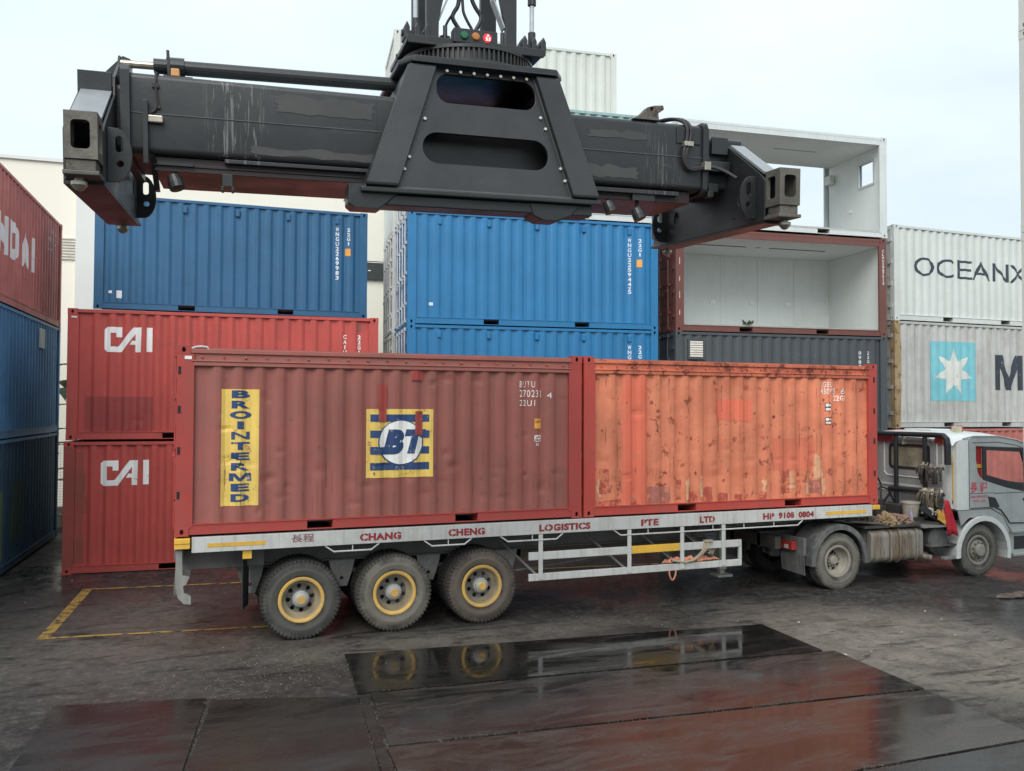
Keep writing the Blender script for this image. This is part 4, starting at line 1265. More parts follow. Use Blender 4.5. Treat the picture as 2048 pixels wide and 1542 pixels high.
s_ = NT('mud_streaked_tank')
v_ = s_.coords(False)
na_ = s_.noise(s_.scalev(v_, 4.5, 4.5, 0.5), 1.6, 7, 0.7, 0.3)
nb_ = s_.noise(s_.scalev(v_, 7.0, 7.0, 0.9), 1.3, 8, 0.7, 0.4)
nc_ = s_.noise(v_, 10, 6, 0.7)
c_ = s_.mix(s_.rng(na_, 0.40, 0.60), (0.27, 0.26, 0.235), (0.17, 0.12, 0.075))
c_ = s_.mix(s_.rng(nb_, 0.52, 0.64, 0, 0.85), c_, (0.055, 0.047, 0.04))
c_ = s_.mix(s_.rng(nc_, 0.55, 0.70, 0, 0.5), c_, (0.30, 0.27, 0.22))
M['k_tank'] = s_.bsdf(c_, s_.rng(nb_, 0.4, 0.7, 0.4, 0.75), 0.1, bump=nc_, bstr=0.25, bdist=0.01)
M['glass'] = NT('glass').bsdf((0.02, 0.025, 0.025), 0.03, Alpha=0.05)
M['glass_rear'] = plain('curtained_glass', (0.30, 0.28, 0.20), 0.15, var=0.35, scale=3)
M['k_red'] = paint('dusty_red_lamp', (0.34, 0.03, 0.03), 0.35, 0.2, 0.6, (0.2, 0.12, 0.1), rust=0, streak=0)
M['k_amber'] = plain('amber_lamp', (0.7, 0.18, 0.02), 0.25)
M['seat'] = plain('dark_seat_cloth', (0.02, 0.022, 0.024), 0.9)

CY0, CY1 = 0.05, 2.45
# side panel outline (x, z) with windows
side_out = [(14.50, 1.31), (14.50, 2.68), (14.62, 2.74), (15.3, 2.735), (15.8, 2.66), (16.15, 2.56), (16.35, 2.0), (16.42, 1.6), (16.42, 0.9), (16.1, 0.86), (15.62, 0.86), (15.42, 1.16), (15.12, 1.31)]
win = [(14.70, 2.55), (16.0, 2.5), (16.1, 2.2), (16.12, 1.60), (15.5, 1.72), (14.9, 1.88), (14.80, 1.95), (14.74, 2.05), (14.70, 2.3)]
for y, nm in ((CY0, 'near'), (CY1 - 0.03, 'far')):
    kp('cab_side', MB().plate(side_out, [win], (0, y, 0), (1, 0, 0), (0, 0, 1), (0, 0.03, 0)), 'silver', 0.008)
    kp('side_window', MB().plate([(14.94, 2.51), (15.98, 2.47), (16.07, 2.2), (16.09, 1.66), (15.5, 1.77), (14.94, 1.91)], [], (0, y + 0.012, 0), (1, 0, 0), (0, 0, 1), (0, 0.004, 0)), 'glass')
    kp('quarter_window', MB().plate([(14.72, 2.52), (14.88, 2.515), (14.88, 1.93), (14.82, 1.97), (14.76, 2.07), (14.72, 2.3)], [], (0, y + 0.012, 0), (1, 0, 0), (0, 0, 1), (0, 0.004, 0)), 'glass')
    fr_o = [(14.89, 2.545), (16.0, 2.495), (16.11, 2.2), (16.12, 1.60), (15.5, 1.715), (14.89, 1.88)]
    fr_i = [(14.985, 2.47), (15.93, 2.42), (16.02, 2.2), (16.04, 1.76), (15.5, 1.86), (14.985, 1.98)]
    kp('window_frame', MB().plate(fr_o, [fr_i], (0, y - 0.003, 0), (1, 0, 0), (0, 0, 1), (0, 0.03, 0)), 'k_black', 0.004)
# rounded rear corner columns (sky light painted in), back wall, roof, front, floor
def corner_col(yo, s):
    mb = MB()
    prof = [(14.502, 0.0), (14.40, -0.006), (14.30, 0.0), (14.22, 0.02), (14.17, 0.06), (14.13, 0.09), (14.10, 0.16), (14.08, 0.24)]
    inn = [(x + 0.03, d + 0.03) for x, d in prof][1:]
    inn = [(14.502, 0.03)] + inn
    poly = prof + list(reversed(inn))
    return mb.plate([(p[0], yo + s * p[1]) for p in poly], [], (0, 0, 1.31), (1, 0, 0), (0, 1, 0), (0, 0, 1.37))
kp('cab_corner', corner_col(CY0, 1), 'silver_lit', label='rear corner of the cab with its sky highlight painted in')
kp('cab_corner', corner_col(CY1, -1), 'silver_lit', label='rear corner of the cab with its sky highlight painted in')
bw_out = rrect(0.29, 2.21, 1.31, 2.66, 0.06, 3)
bw_win = rrect(0.62, 1.62, 2.07, 2.53, 0.07, 4)
back = kp('cab_back', MB().plate([(p[0], p[1]) for p in bw_out], [bw_win], (14.09, 0, 0), (0, 1, 0), (0, 0, 1), (0.03, 0, 0)), 'silver', 0.006)
kp('rear_window', MB().plate(bw_win, [], (14.105, 0, 0), (0, 1, 0), (0, 0, 1), (0.005, 0, 0)), 'glass_rear')
kp('window_seal', MB().plate(rrect(0.59, 1.65, 2.04, 2.56, 0.09, 4), [rrect(0.64, 1.60, 2.09, 2.51, 0.06, 4)], (14.075, 0, 0), (0, 1, 0), (0, 0, 1), (0.014, 0, 0)), 'k_black')
kp('back_rib', MB().tube([(14.085, 1.78, 2.62), (14.085, 1.78, 1.95), (14.085, 1.70, 1.88), (14.085, 0.5, 1.88), (14.085, 0.42, 1.95), (14.085, 0.42, 2.62)], 0.014, 6).box(14.07, 14.088, 0.32, 2.18, 1.68, 1.72).box(14.07, 14.088, 0.32, 2.18, 1.56, 1.60), 'silver_lit')
rf = MB()
for i in range(9):
    pass
xs_ = [14.08, 14.16, 14.35, 14.7, 15.3, 15.8, 16.15]
zs_ = [2.64, 2.72, 2.765, 2.78, 2.765, 2.69, 2.57]
ys_ = [0.0, 0.05, 0.16, 0.4, 0.8, 1.2]
zy_ = [-0.05, 0.0, 0.04, 0.07, 0.09, 0.095]
gy = [CY0 + y for y in ys_] + [CY1 - y for y in reversed(ys_[:-1])]
gz = zy_ + list(reversed(zy_[:-1]))
vs_, fs = [], []
for x, z in zip(xs_, zs_):
    for y, dz_ in zip(gy, gz):
        vs_.append((x, y, z + dz_ - 0.03))
m_ = len(gy)
for i in range(len(xs_) - 1):
    for j in range(m_ - 1):
        fs.append((i * m_ + j, (i + 1) * m_ + j, (i + 1) * m_ + j + 1, i * m_ + j + 1))
rf.add(vs_, fs)
kp('roof', rf.mesh('roof', 50), 'silver_lit')
kp('roof_hatch', MB().box(14.45, 15.0, 0.9, 1.6, 2.83, 2.87), 'silver_lit', 0.02)
fo = [(CY0 + 0.03, 0.9), (CY1 - 0.03, 0.9), (CY1 - 0.03, 2.56), (CY0 + 0.03, 2.56)]
fwin = [(0.2, 1.65), (2.3, 1.65), (2.3, 2.45), (0.2, 2.45)]
tilt = Vector((-0.16, 0, 1)).normalized()
kp('cab_front', MB().plate(fo, [fwin], (16.66, 0, 0), (0, 1, 0), (-0.16, 0, 1), (-0.03, 0, 0)), 'silver')
kp('windscreen', MB().plate(fwin, [], (16.64, 0, 0), (0, 1, 0), (-0.16, 0, 1), (-0.005, 0, 0)), 'glass')
kp('cab_floor', MB().box(14.12, 16.4, 0.09, 2.41, 1.3, 1.33), 'k_chassis')
kp('dashboard', MB().box(15.85, 16.3, 0.1, 2.4, 1.34, 1.78), 'k_black', 0.04)
for y in (0.35, 1.55):
    kp('seat', MB().box(14.95, 15.45, y, y + 0.5, 1.45, 1.6).plate([(14.9, 1.6), (15.06, 1.6), (14.98, 2.18), (14.86, 2.18)], [], (0, y, 0), (1, 0, 0), (0, 0, 1), (0, 0.5, 0)), 'seat', 0.03)
kp('steering_wheel', MB().lathe([(0.2, 0.0), (0.215, 0.014), (0.23, 0.0), (0.215, -0.014), (0.2, 0.0)], (15.72, 1.85, 1.86), (-0.62, 0, 0.78), 24).bar((15.62, 1.85, 1.86), (15.82, 1.85, 1.86), 0.04, 0.02).cyl((15.72, 1.85, 1.86), (15.86, 1.85, 1.7), 0.03, 8), 'k_black')
kp('curtain', MB().box(14.66, 14.9, 0.095, 0.11, 1.8, 2.56), plain('red_curtain', (0.36, 0.02, 0.02), 0.8))
kp('curtain_tie', MB().box(14.655, 14.905, 0.085, 0.094, 2.12, 2.19), 't_yellow')
# door seam, handle, vents and the red writing
kp('door_seam', MB().box(14.52, 15.2, CY0 - 0.003, CY0, 1.615, 1.623).box(15.2, 16.3, CY0 - 0.003, CY0, 1.60, 1.612), 'k_black')
kp('cab_vent', MB().plate([(15.02, 1.55), (15.2, 1.52), (15.32, 1.33), (15.06, 1.33)], [], (0, CY0 - 0.012, 0), (1, 0, 0), (0, 0, 1), (0, 0.012, 0)), 'k_black')
kp('door_edge_trim', MB().tube([(15.2, CY0 - 0.006, 1.33), (15.36, CY0 - 0.006, 1.27), (15.5, CY0 - 0.006, 1.12), (15.6, CY0 - 0.006, 1.0), (16.2, CY0 - 0.006, 0.98)], 0.014, 6), 'k_black')
kp('door_handle', MB().box(15.98, 16.14, CY0 - 0.03, CY0, 1.44, 1.49), 'k_black', 0.01)
for body, x0, x1, z0, z1 in (('\u9577', 14.54, 14.74, 1.62, 1.84), ('\u7a0b', 14.79, 15.0, 1.62, 1.84), ('CHANG CHENG LOGISTICS', 14.54, 15.02, 1.53, 1.58), ('PTE LTD', 14.62, 14.95, 1.44, 1.49)):
    tv = fit2d(text2d(body, 0.03), x0, x1, z0, z1)
    me = MB().add([(v[0], CY0 - 0.002, v[1]) for v in tv[0]], tv[1]).mesh('door_lettering')
    kp('door_lettering', me, worn_print('faded_pink_red_print', (0.55, 0.09, 0.11), (0.3, 0.28, 0.28), 0.55) if body == '\u9577' else bpy.data.materials['faded_pink_red_print'])
for x_ in (14.2, 14.27, 14.34, 14.42):
    d_ = 0.025 if x_ < 14.25 else (0.006 if x_ < 14.3 else -0.002)
    kp('corner_rib', MB().tube([(x_, CY0 + d_, 1.36), (x_, CY0 + d_, 2.6)], 0.011, 6), 'silver_lit')
kp('door_gap', MB().box(14.503, 14.516, CY0 - 0.003, CY0, 1.33, 2.66), 'k_black')
kp('door_gap', MB().tube([(14.6, CY0 - 0.001, 2.62), (15.3, CY0 - 0.001, 2.625), (15.8, CY0 - 0.001, 2.56), (16.1, CY0 - 0.001, 2.47)], 0.006, 6), 'k_black')
kp('roof_gutter', MB().tube([(14.35, CY0 - 0.004, 2.70), (14.62, CY0 - 0.006, 2.75), (15.3, CY0 - 0.006, 2.745), (15.8, CY0 - 0.006, 2.67), (16.15, CY0 - 0.006, 2.57)], 0.014, 6), 'silver')
kp('grab_rail', MB().tube([(14.13, CY0 + 0.05, 1.45), (14.08, CY0 + 0.0, 1.5), (14.08, CY0 + 0.0, 2.35), (14.13, CY0 + 0.05, 2.4)], 0.014, 6), 't_yellow')
kp('side_marker', MB().box(14.05, 14.1, CY0 - 0.01, CY0 + 0.06, 2.24, 2.34), plain('cream_marker', (0.55, 0.55, 0.42), 0.4), 0.008)
kp('door_sill_trim', MB().box(14.55, 15.05, CY0 - 0.004, CY0, 1.325, 1.34), 'k_black')
# mirrors
kp('mirror_arm', MB().tube([(16.2, 0.03, 2.62), (16.35, -0.18, 2.6), (16.35, -0.2, 1.7), (16.2, 0.02, 1.62)], 0.016, 6), 'k_black')
kp('mirror', MB().box(16.1, 16.2, -0.32, -0.1, 2.25, 2.68), 'silver_lit', 0.03)
kp('mirror', MB().box(16.1, 16.2, -0.3, -0.1, 1.95, 2.22), 'k_black', 0.03)
# front wheel arch: fender band and skirt
def arc(cx, cz, r, a0, a1, n=14):
    return [(cx + r * math.cos(R(a0 + (a1 - a0) * i / n)), cz + r * math.sin(R(a0 + (a1 - a0) * i / n))) for i in range(n + 1)]
def fender(cx, cz, r0, r1, a0, a1, ex=1.0):
    o_ = [(cx + (p[0] - cx) * ex, p[1]) for p in arc(cx, cz, r1, a0, a1)]
    i_ = [(cx + (p[0] - cx) * ex, p[1]) for p in arc(cx, cz, r0, a1, a0)]
    return o_ + i_
kp('front_fender', MB().plate(fender(14.84, 0.45, 0.63, 0.73, -12, 186), [], (0, -0.01, 0), (1, 0, 0), (0, 0, 1), (0, 0.05, 0)).plate(fender(14.84, 0.45, 0.63, 0.655, -12, 186), [], (0, 0.04, 0), (1, 0, 0), (0, 0, 1), (0, 0.4, 0)), 'silver_lit', 0.006)
kp('wheel_arch_panel', MB().plate([(14.22, 1.3), (15.1, 1.3), (15.42, 1.15), (15.6, 0.86), (15.6, 0.40)] + arc(14.84, 0.45, 0.73, 0, 90, 8) + [(14.5, 1.14), (14.3, 1.0)], [], (0, 0.06, 0), (1, 0, 0), (0, 0, 1), (0, 0.02, 0)), 'silver')
kp('cab_step', MB().box(15.62, 16.5, 0.08, 0.5, 0.35, 0.85).box(15.62, 16.5, 0.0, 0.08, 0.80, 0.86).box(15.62, 16.5, -0.02, 0.08, 0.34, 0.40), 'silver', 0.01)
kp('recess_shade', MB().box(15.75, 16.25, 0.072, 0.0795, 0.46, 0.72), 'k_black')  # thin black sheet painted in as the shade of a recess
# chassis
for y in (0.78, 1.60):
    kp('chassis_rail', MB().box(10.1, 16.3, y, y + 0.09, 0.72, 1.0), 'k_chassis')
kp('fifth_wheel', MB().plate(rrect(10.6, 11.75, 0.7, 1.75, 0.2, 4), [], (0, 0, 1.16), (1, 0, 0), (0, 1, 0), (0, 0, 0.08)).box(10.8, 11.5, 0.8, 1.7, 1.0, 1.16), 'k_chassis')
kp('rear_cross_member', MB().box(10.1, 10.22, 0.35, 2.15, 0.74, 0.96), 'k_chassis')
kp('axle', MB().cyl((11.25, 0.3, 0.5), (11.25, 2.2, 0.5), 0.09, 12).lathe([(0, -0.24), (0.13, -0.2), (0.2, 0), (0.13, 0.2), (0, 0.24)], (11.25, 1.25, 0.5), (1, 0, 0), 16), 'k_chassis')
kp('axle', MB().cyl((14.76, 0.3, 0.5), (14.76, 2.2, 0.5), 0.06, 12), 'k_chassis')
# wheels
wheel(K, 11.25, 0.02, 0.50, 0.515, 1, 'truck', (M['tyre2'], M['rim_mud'], M['rim_mud'], M['rim_mud']), 'drive', True, 0.4)
wheel(K, 11.25, 2.42, 0.50, 0.515, -1, 'truck', (M['tyre2'], M['rim_mud'], M['rim_mud'], M['rim_mud']), 'drive', True, 0.9)
wheel(K, 14.76, 0.05, 0.50, 0.515, 1, 'truck', (M['tyre2'], M['rim_mud'], M['rim_mud'], M['rim_mud']), 'steer', False, 0.3)
wheel(K, 14.76, 2.42, 0.50, 0.515, -1, 'truck', (M['tyre2'], M['rim_mud'], M['rim_mud'], M['rim_mud']), 'steer', False, 0.3)
# rear fenders, mud flaps, tail lights
for y0 in (-0.02, 1.88):
    kp('rear_fender', MB().plate(fender(11.26, 0.48, 0.60, 0.70, -3, 183, 0.93), [], (0, y0, 0), (1, 0, 0), (0, 0, 1), (0, 0.06, 0)).plate(fender(11.26, 0.48, 0.665, 0.70, -3, 183, 0.93), [], (0, y0 + 0.06, 0), (1, 0, 0), (0, 0, 1), (0, 0.55, 0)), 'k_mud', 0.005)
    kp('mud_flap', MB().plate([(0.0, 0.30), (0.62, 0.33), (0.62, 0.66), (0.0, 0.66)], [], (10.47, y0, 0), (0, 1, 0), (-0.08, 0, 1), (0.015, 0, 0)), 'k_mud')
    kp('mud_guard_panel', MB().box(10.44, 10.5, y0 + 0.02, y0 + 0.62, 0.66, 0.96), 'k_mud')
kp('tail_light', MB().box(10.33, 10.44, 0.18, 0.56, 0.73, 0.88), 'k_red', 0.01)
kp('tail_light', MB().box(10.33, 10.44, 1.95, 2.33, 0.73, 0.88), 'k_red', 0.01)
kp('lamp_lens', MB().box(10.322, 10.33, 0.28, 0.38, 0.75, 0.82), plain('pale_lens', (0.6, 0.5, 0.45)))
# air bellows seen under the trailer
kp('air_bellows', MB().lathe([(0, -0.12), (0.1, -0.12), (0.13, -0.08), (0.1, -0.03), (0.13, 0.03), (0.1, 0.08), (0.0, 0.1)], (10.55, 0.95, 0.62), (0, 0, 1), 16), 'k_mud')
# fuel tank with straps
tank = kp('fuel_tank', MB().plate(rrect(0.12, 0.72, 0.38, 1.0, 0.13, 6), [], (12.1, 0, 0), (0, 1, 0), (0, 0, 1), (1.28, 0, 0)), 'k_tank', 0.03)
for x in (12.55, 12.78, 13.2):
    kp('tank_strap', MB().plate(rrect(0.1, 0.74, 0.36, 1.015, 0.14, 6), [rrect(0.112, 0.728, 0.372, 1.003, 0.13, 6)], (x, 0, 0), (0, 1, 0), (0, 0, 1), (0.055, 0, 0)), 'k_tank', parent=tank)
kp('filler_cap', MB().cyl((13.0, 0.24, 0.98), (13.0, 0.22, 1.04), 0.05, 12), 'k_black', parent=tank)
kp('exhaust_box', MB().lathe([(0, 0.0), (0.2, 0.0), (0.26, 0.04), (0.27, 0.3), (0.0, 0.34)], (13.85, 0.16, 0.72), (0, 1, 0), 20).box(13.55, 14.25, 0.1, 0.3, 0.62, 0.65), 'k_mud')
kp('sump', MB().lathe([(0.0, -0.2), (0.1, -0.18), (0.26, 0.0)], (13.88, 0.3, 0.6), (0, 0, 1), 16), 'k_mud')
kp('exhaust_pipe', MB().tube([(13.2, 0.4, 0.52), (13.4, 0.3, 0.46), (13.62, 0.16, 0.40)], 0.06, 12, False), 'k_tank')
kp('pipe_mouth_shade', MB().cyl((13.60, 0.172, 0.407), (13.605, 0.170, 0.406), 0.05, 12), 'dark')  # dark disc for the shade inside the open pipe
kp('bracket_step', MB().box(13.85, 14.2, 0.05, 0.14, 0.36, 0.42), 't_light', 0.01)
# catwalk deck
deck = kp('catwalk', MB().plate([(11.95, 0.12), (13.3, 0.1), (13.5, 0.3), (13.5, 2.1), (11.95, 2.1)], [], (0, 0, 1.04), (1, 0, 0), (0, 1, 0), (0, 0, 0.05)), 'k_chassis', 0.006)
kp('catwalk', MB().plate([(13.32, 0.05), (14.1, 0.05), (14.1, 2.1), (13.52, 2.1)], [], (0, 0, 1.0), (1, 0, 0), (0, 1, 0), (0, 0, 0.035)), 't_light')
# hose rack behind the cab
rx = 13.93
kp('rack_tube', MB().tube([(rx, 2.3, 2.76), (rx, 1.3, 2.765), (rx, 0.3, 2.77), (rx, 0.12, 2.76), (rx, 0.05, 2.70), (rx, 0.03, 2.6), (rx, 0.03, 2.2)], [0.05, 0.05, 0.052, 0.055, 0.06, 0.062, 0.06], 10), 'k_tube')
for y in (1.32, 0.58):
    kp('rack_post', MB().tube([(rx + 0.01, y, 2.72), (rx + 0.01, y, 1.1)], 0.045, 10), 'k_tube')
kp('rack_bar', MB().tube([(rx, 1.5, 1.62), (rx, 0.5, 1.63)], 0.045, 10), 'k_tube')
for y0, y1 in ((1.42, 1.75), (0.6, 0.85)):
    kp('rack_strut', MB().bar((rx, y0, 1.6), (rx - 0.1, y1, 1.08), 0.05, 0.03), 'k_chassis')
kp('back_lamp', MB().box(14.02, 14.08, 0.13, 0.42, 2.6, 2.72), 'k_red', 0.01)
kp('back_lamp', MB().box(14.015, 14.075, 0.13, 0.24, 2.605, 2.715), 'k_amber', 0.01)
kp('back_lamp', MB().box(14.02, 14.08, 1.5, 1.95, 2.6, 2.72), 'k_red', 0.01)
kp('lamp_bar', MB().box(14.03, 14.08, 0.5, 1.4, 2.64, 2.68).box(14.02, 14.09, 0.6, 0.64, 2.55, 2.76).box(14.02, 14.09, 1.2, 1.24, 2.55, 2.76), 't_white')
kp('side_deflector', MB().plate([(0, 1.9), (0.35, 1.9), (0.35, 2.58), (0, 2.58)], [], (13.95, 1.92, 0), (0, 1, 0), (0, 0, 1), (0.03, 0, 0)), 'silver')
kp('roof_beacon', MB().box(14.62, 14.74, 0.4, 0.55, 2.80, 2.93), plain('cream_lamp', (0.6, 0.55, 0.4)), 0.01)
kp('roof_beacon', MB().cyl((14.85, 0.55, 2.80), (14.85, 0.55, 2.95), 0.06, 12), plain('orange_beacon', (0.55, 0.16, 0.08), 0.3))
# coiled air lines, gladhands
def coil(p0, p1, r, turns, rt_, n=10):
    p0, p1 = Vector(p0), Vector(p1)
    d = (p1 - p0).normalized()
    u = d.cross(Vector((0, 0, 1))).normalized()
    v = d.cross(u)
    pts = []
    for i in range(turns * n + 1):
        a = 2 * math.pi * i / n
        pts.append(p0 + (p1 - p0) * (i / (turns * n)) + (u * math.cos(a) + v * math.sin(a)) * r)
    return pts
kp('coiled_air_line', MB().tube(coil((12.35, 0.85, 1.24), (13.1, 1.15, 1.5), 0.065, 13, 0.01), 0.014, 5), plain('dark_red_hose', (0.12, 0.04, 0.035), 0.5))
kp('coiled_air_line', MB().tube(coil((12.3, 1.3, 1.26), (13.1, 1.5, 1.75), 0.065, 11, 0.01), 0.014, 5), 'k_tube')
kp('air_line', MB().tube([(13.1, 1.15, 1.5), (13.4, 1.2, 1.7), (13.7, 1.3, 1.62), (13.9, 1.3, 1.3)], 0.018, 6).tube([(13.1, 1.5, 1.75), (13.4, 1.7, 2.0), (13.7, 1.75, 2.05), (13.9, 1.7, 1.7), (13.8, 1.6, 1.3)], 0.02, 6), 'k_tube')
kp('valve_block', MB().box(13.6, 13.8, 0.9, 1.3, 1.15, 1.34).cyl((13.7, 1.5, 1.1), (13.7, 1.5, 1.4), 0.09, 12).box(13.3, 13.55, 1.2, 1.5, 1.1, 1.3), 'k_chassis', 0.01)
# lashing gear hung on the rack: chains, ratchets and tangled straps
def tangle(name, label, cat, lo, hi, n, r, mat, seed_, sag=0.15):
    rr_ = random.Random(seed_)
    mb = MB()
    for i in range(n):
        p = Vector([rr_.uniform(lo[q], hi[q]) for q in range(3)])
        q_ = p + Vector((rr_.uniform(-0.05, 0.05), rr_.uniform(-0.14, 0.14), rr_.uniform(-sag, 0.02)))
        m__ = (p + q_) / 2 + Vector((rr_.uniform(-0.05, 0.02), 0, rr_.uniform(-0.06, 0.03)))
        mb.tube([p, m__, q_], r * rr_.uniform(0.6, 1.3), 5)
    o = obj(name, mb, mat)
    return tag(o, label, cat)
def hung_gear(name, label, cat, y0, y1, zb, n, lmin, lmax, r, mat, seed_, x0=13.86):
    """straps or chains folded over a bar, hanging down in front of it"""
    rr_ = random.Random(seed_)
    mb = MB()
    for i in range(n):
        y = y0 + (y1 - y0) * i / max(1, n - 1) + rr_.uniform(-0.015, 0.015)
        ln = rr_.uniform(lmin, lmax)
        xo = x0 - rr_.uniform(0.0, 0.10)
        dy_ = rr_.uniform(-0.06, 0.06)
        k_ = r * rr_.uniform(0.7, 1.25)
        mb.tube(smooth_path([(xo + 0.03, y, zb - 0.02), (xo, y, zb + 0.04), (xo - 0.05, y + dy_ * 0.2, zb - 0.02), (xo - 0.06, y + dy_ * 0.7, zb - ln * 0.6), (xo - 0.04, y + dy_, zb - ln), (xo - 0.01, y + dy_ * 1.4 + 0.02, zb - ln * 0.8), (xo, y + dy_ + 0.03, zb - ln * 0.35)]), k_, 5)
    return tag(obj(name, mb.mesh(name, 60, fix=False), mat), label, cat)
gd = plain('oily_strap', (0.05, 0.045, 0.04), 0.8, var=0.5, scale=12)
gk = plain('khaki_strap', (0.16, 0.13, 0.09), 0.8, var=0.5, scale=12)
gp = plain('pale_ratchet', (0.42, 0.38, 0.30), 0.5, 0.2, var=0.4)
hung_gear('lashing_chains', 'grimy lashing chains hung over the upper part of the hose rack', 'chains', 0.06, 0.60, 2.12, 24, 0.12, 0.34, 0.016, plain('rusty_chain', (0.085, 0.07, 0.06), 0.6, 0.4, var=0.6, scale=14), 3)
hung_gear('ratchet_straps', 'dark grimy ratchet straps folded over the lower bar of the hose rack', 'straps', 0.04, 0.60, 1.62, 26, 0.2, 0.42, 0.02, gd, 5, 13.90)
hung_gear('webbing_straps', 'khaki webbing straps hanging among the dark ones on the lower rack bar', 'straps', 0.06, 0.58, 1.60, 17, 0.15, 0.36, 0.018, gk, 9, 13.84)
def ratchets(name, label, y0, y1, z, n, seed_, x=13.80):
    rr_ = random.Random(seed_)
    mb = MB()
    for i in range(n):
        y = y0 + (y1 - y0) * i / (n - 1)
        a = rr_.uniform(-0.5, 0.5)
        p = Vector((x + rr_.uniform(-0.03, 0.03), y, z + rr_.uniform(-0.015, 0.02)))
        d = Vector((0.02, math.sin(a) * 0.05, math.cos(a) * 0.06))
        mb.bar(p - d, p + d, 0.045, 0.02)
        mb.cyl(p + Vector((-0.02, -0.03, 0)), p + Vector((-0.02, 0.03, 0)), 0.017, 8)
    return tag(obj(name, mb, gp), label, 'ratchets')
ratchets('load_binders', 'row of pale ratchet load binders along the lower rack bar', 0.08, 0.56, 1.65, 9, 6)
ratchets('chain_hooks', 'row of pale chain hooks along the upper part of the hose rack', 0.08, 0.58, 2.15, 8, 7, 13.82)
ratchets('shackles', 'pale shackles piled above the yellow board behind the cab', 0.08, 0.40, 1.30, 7, 8, 13.66)

# loose things lying on the catwalk
bk = obj('bucket', MB().lathe([(0.0, 0.0), (0.135, 0.0), (0.165, 0.26), (0.18, 0.26), (0.18, 0.29), (0.155, 0.29), (0.13, 0.02), (0.0, 0.02)], (13.52, 0.55, 1.16), (0, 0, 1), 24).mesh('bucket', 40), paint('dirty_white_plastic', (0.45, 0.43, 0.36), 0.5, 0.1, 0.6, (0.2, 0.16, 0.1), rust=0, streak=0.3))
tag(bk, 'dirty white plastic bucket on the catwalk behind the cab', 'bucket')
bs = obj('bucket_stand', MB().box(13.36, 13.7, 0.38, 0.72, 1.088, 1.155), plain('oily_board', (0.05, 0.045, 0.04), 0.8))
tag(bs, 'oily board under the dirty white bucket', 'board')
rc = MB()
pts = []
for i in range(7):
    tt = i / 6
    z = 1.50 - tt * 0.64
    wv = 0.07 + 0.05 * tt
    xo = 13.90 + 0.14 * tt
    for j in range(7):
        a = j / 6
        pts.append((xo + (a - 0.5) * wv * 2, 0.03 + 0.025 * math.sin(a * 9 + tt * 3), z + 0.02 * math.sin(a * 5) - (0.08 * abs(a - 0.6) if i == 6 else 0)))
fs = [(i * 7 + j, i * 7 + j + 1, (i + 1) * 7 + j + 1, (i + 1) * 7 + j) for i in range(6) for j in range(6)]
rc.add(pts, fs)
ro = obj('red_cloth', rc.mesh('red_cloth', 60, fix=False), plain('red_cloth', (0.50, 0.025, 0.04), 0.85, var=0.25, scale=8))
ro.modifiers.new('thick', 'SOLIDIFY').thickness = 0.012
tag(ro, 'bright red cloth hanging behind the cab corner', 'cloth')
yb = obj('warning_board', MB().plate([(0, 0.05), (0.2, -0.06), (0.24, 0.12), (0.04, 0.24)], [], (13.68, 0.02, 1.1), (1, 0.1, 0), (0, 0.1, 1), (0, 0.03, 0)), plain('yellow_board', (0.66, 0.36, 0.05), 0.6, var=0.4, scale=9))
tag(yb, 'tilted yellow board leaning beside the red cloth', 'board')
bb = obj('black_board', MB().plate([(13.30, 1.3), (13.42, 1.36), (13.95, 1.08), (13.95, 1.0), (13.86, 0.985)], [], (0, 0.12, 0.06), (1, 0, 0), (0, 0, 1), (0, 0.03, 0)), M['k_black'])
tag(bb, 'black rubber board propped under the yellow board', 'board')
sb = obj('spray_bottle', MB().lathe([(0, 0), (0.04, 0), (0.042, 0.15), (0.02, 0.2), (0.016, 0.24), (0, 0.24)], (13.27, 0.3, 1.09), (0, 0, 1), 12).mesh('bottle', 40), plain('lilac_plastic', (0.32, 0.28, 0.42), 0.4))
tag(sb, 'small lilac bottle standing on the catwalk', 'bottle')
rnd = random.Random(12)
def lump(name, label, cat, c, sx, sy, sz, mat, seed_):
    bm = bmesh.new()
    bmesh.ops.create_icosphere(bm, subdivisions=5, radius=1)
    for v in bm.verts:
        n = noise.noise(v.co * 1.6 + Vector((seed_, 0, 0)))
        n2 = noise.noise(v.co * 4 + Vector((seed_, 3, 0)))
        n3 = abs(noise.noise(v.co * 2.6 + Vector((seed_, 1, 7))))
        n4 = abs(noise.noise(v.co * 6.5 + Vector((seed_, 5, 2))))
        s_ = 1 + 0.40 * n + 0.1 * n2 - 0.75 * n3 - 0.28 * n4 + 0.2
        v.co = Vector((v.co.x * sx * s_, v.co.y * sy * s_, max(-0.25, v.co.z) * sz * s_))
    me = bpy.data.meshes.new(name)
    bm.to_mesh(me)
    bm.free()
    me.shade_smooth()
    me.set_sharp_from_angle(angle=R(35))
    o = obj(name, me, mat)
    o.location = c
    return tag(o, label, cat)
lump('rag', 'crumpled tan rag on the catwalk beside the trailer nose', 'rag', (12.62, 0.28, 1.12), 0.17, 0.2, 0.16, plain('tan_rag', (0.30, 0.22, 0.13), 0.9), 1.0)
lump('rag', 'crumpled pinkish rag lying nearest the dirty white bucket', 'rag', (12.98, 0.32, 1.12), 0.26, 0.2, 0.14, plain('pink_rag', (0.26, 0.17, 0.13), 0.9), 2.0)
lump('rag', 'grey brown crumpled rag on the planks', 'rag', (12.3, 0.4, 1.13), 0.2, 0.2, 0.12, plain('grey_rag', (0.17, 0.14, 0.11), 0.9), 3.0)
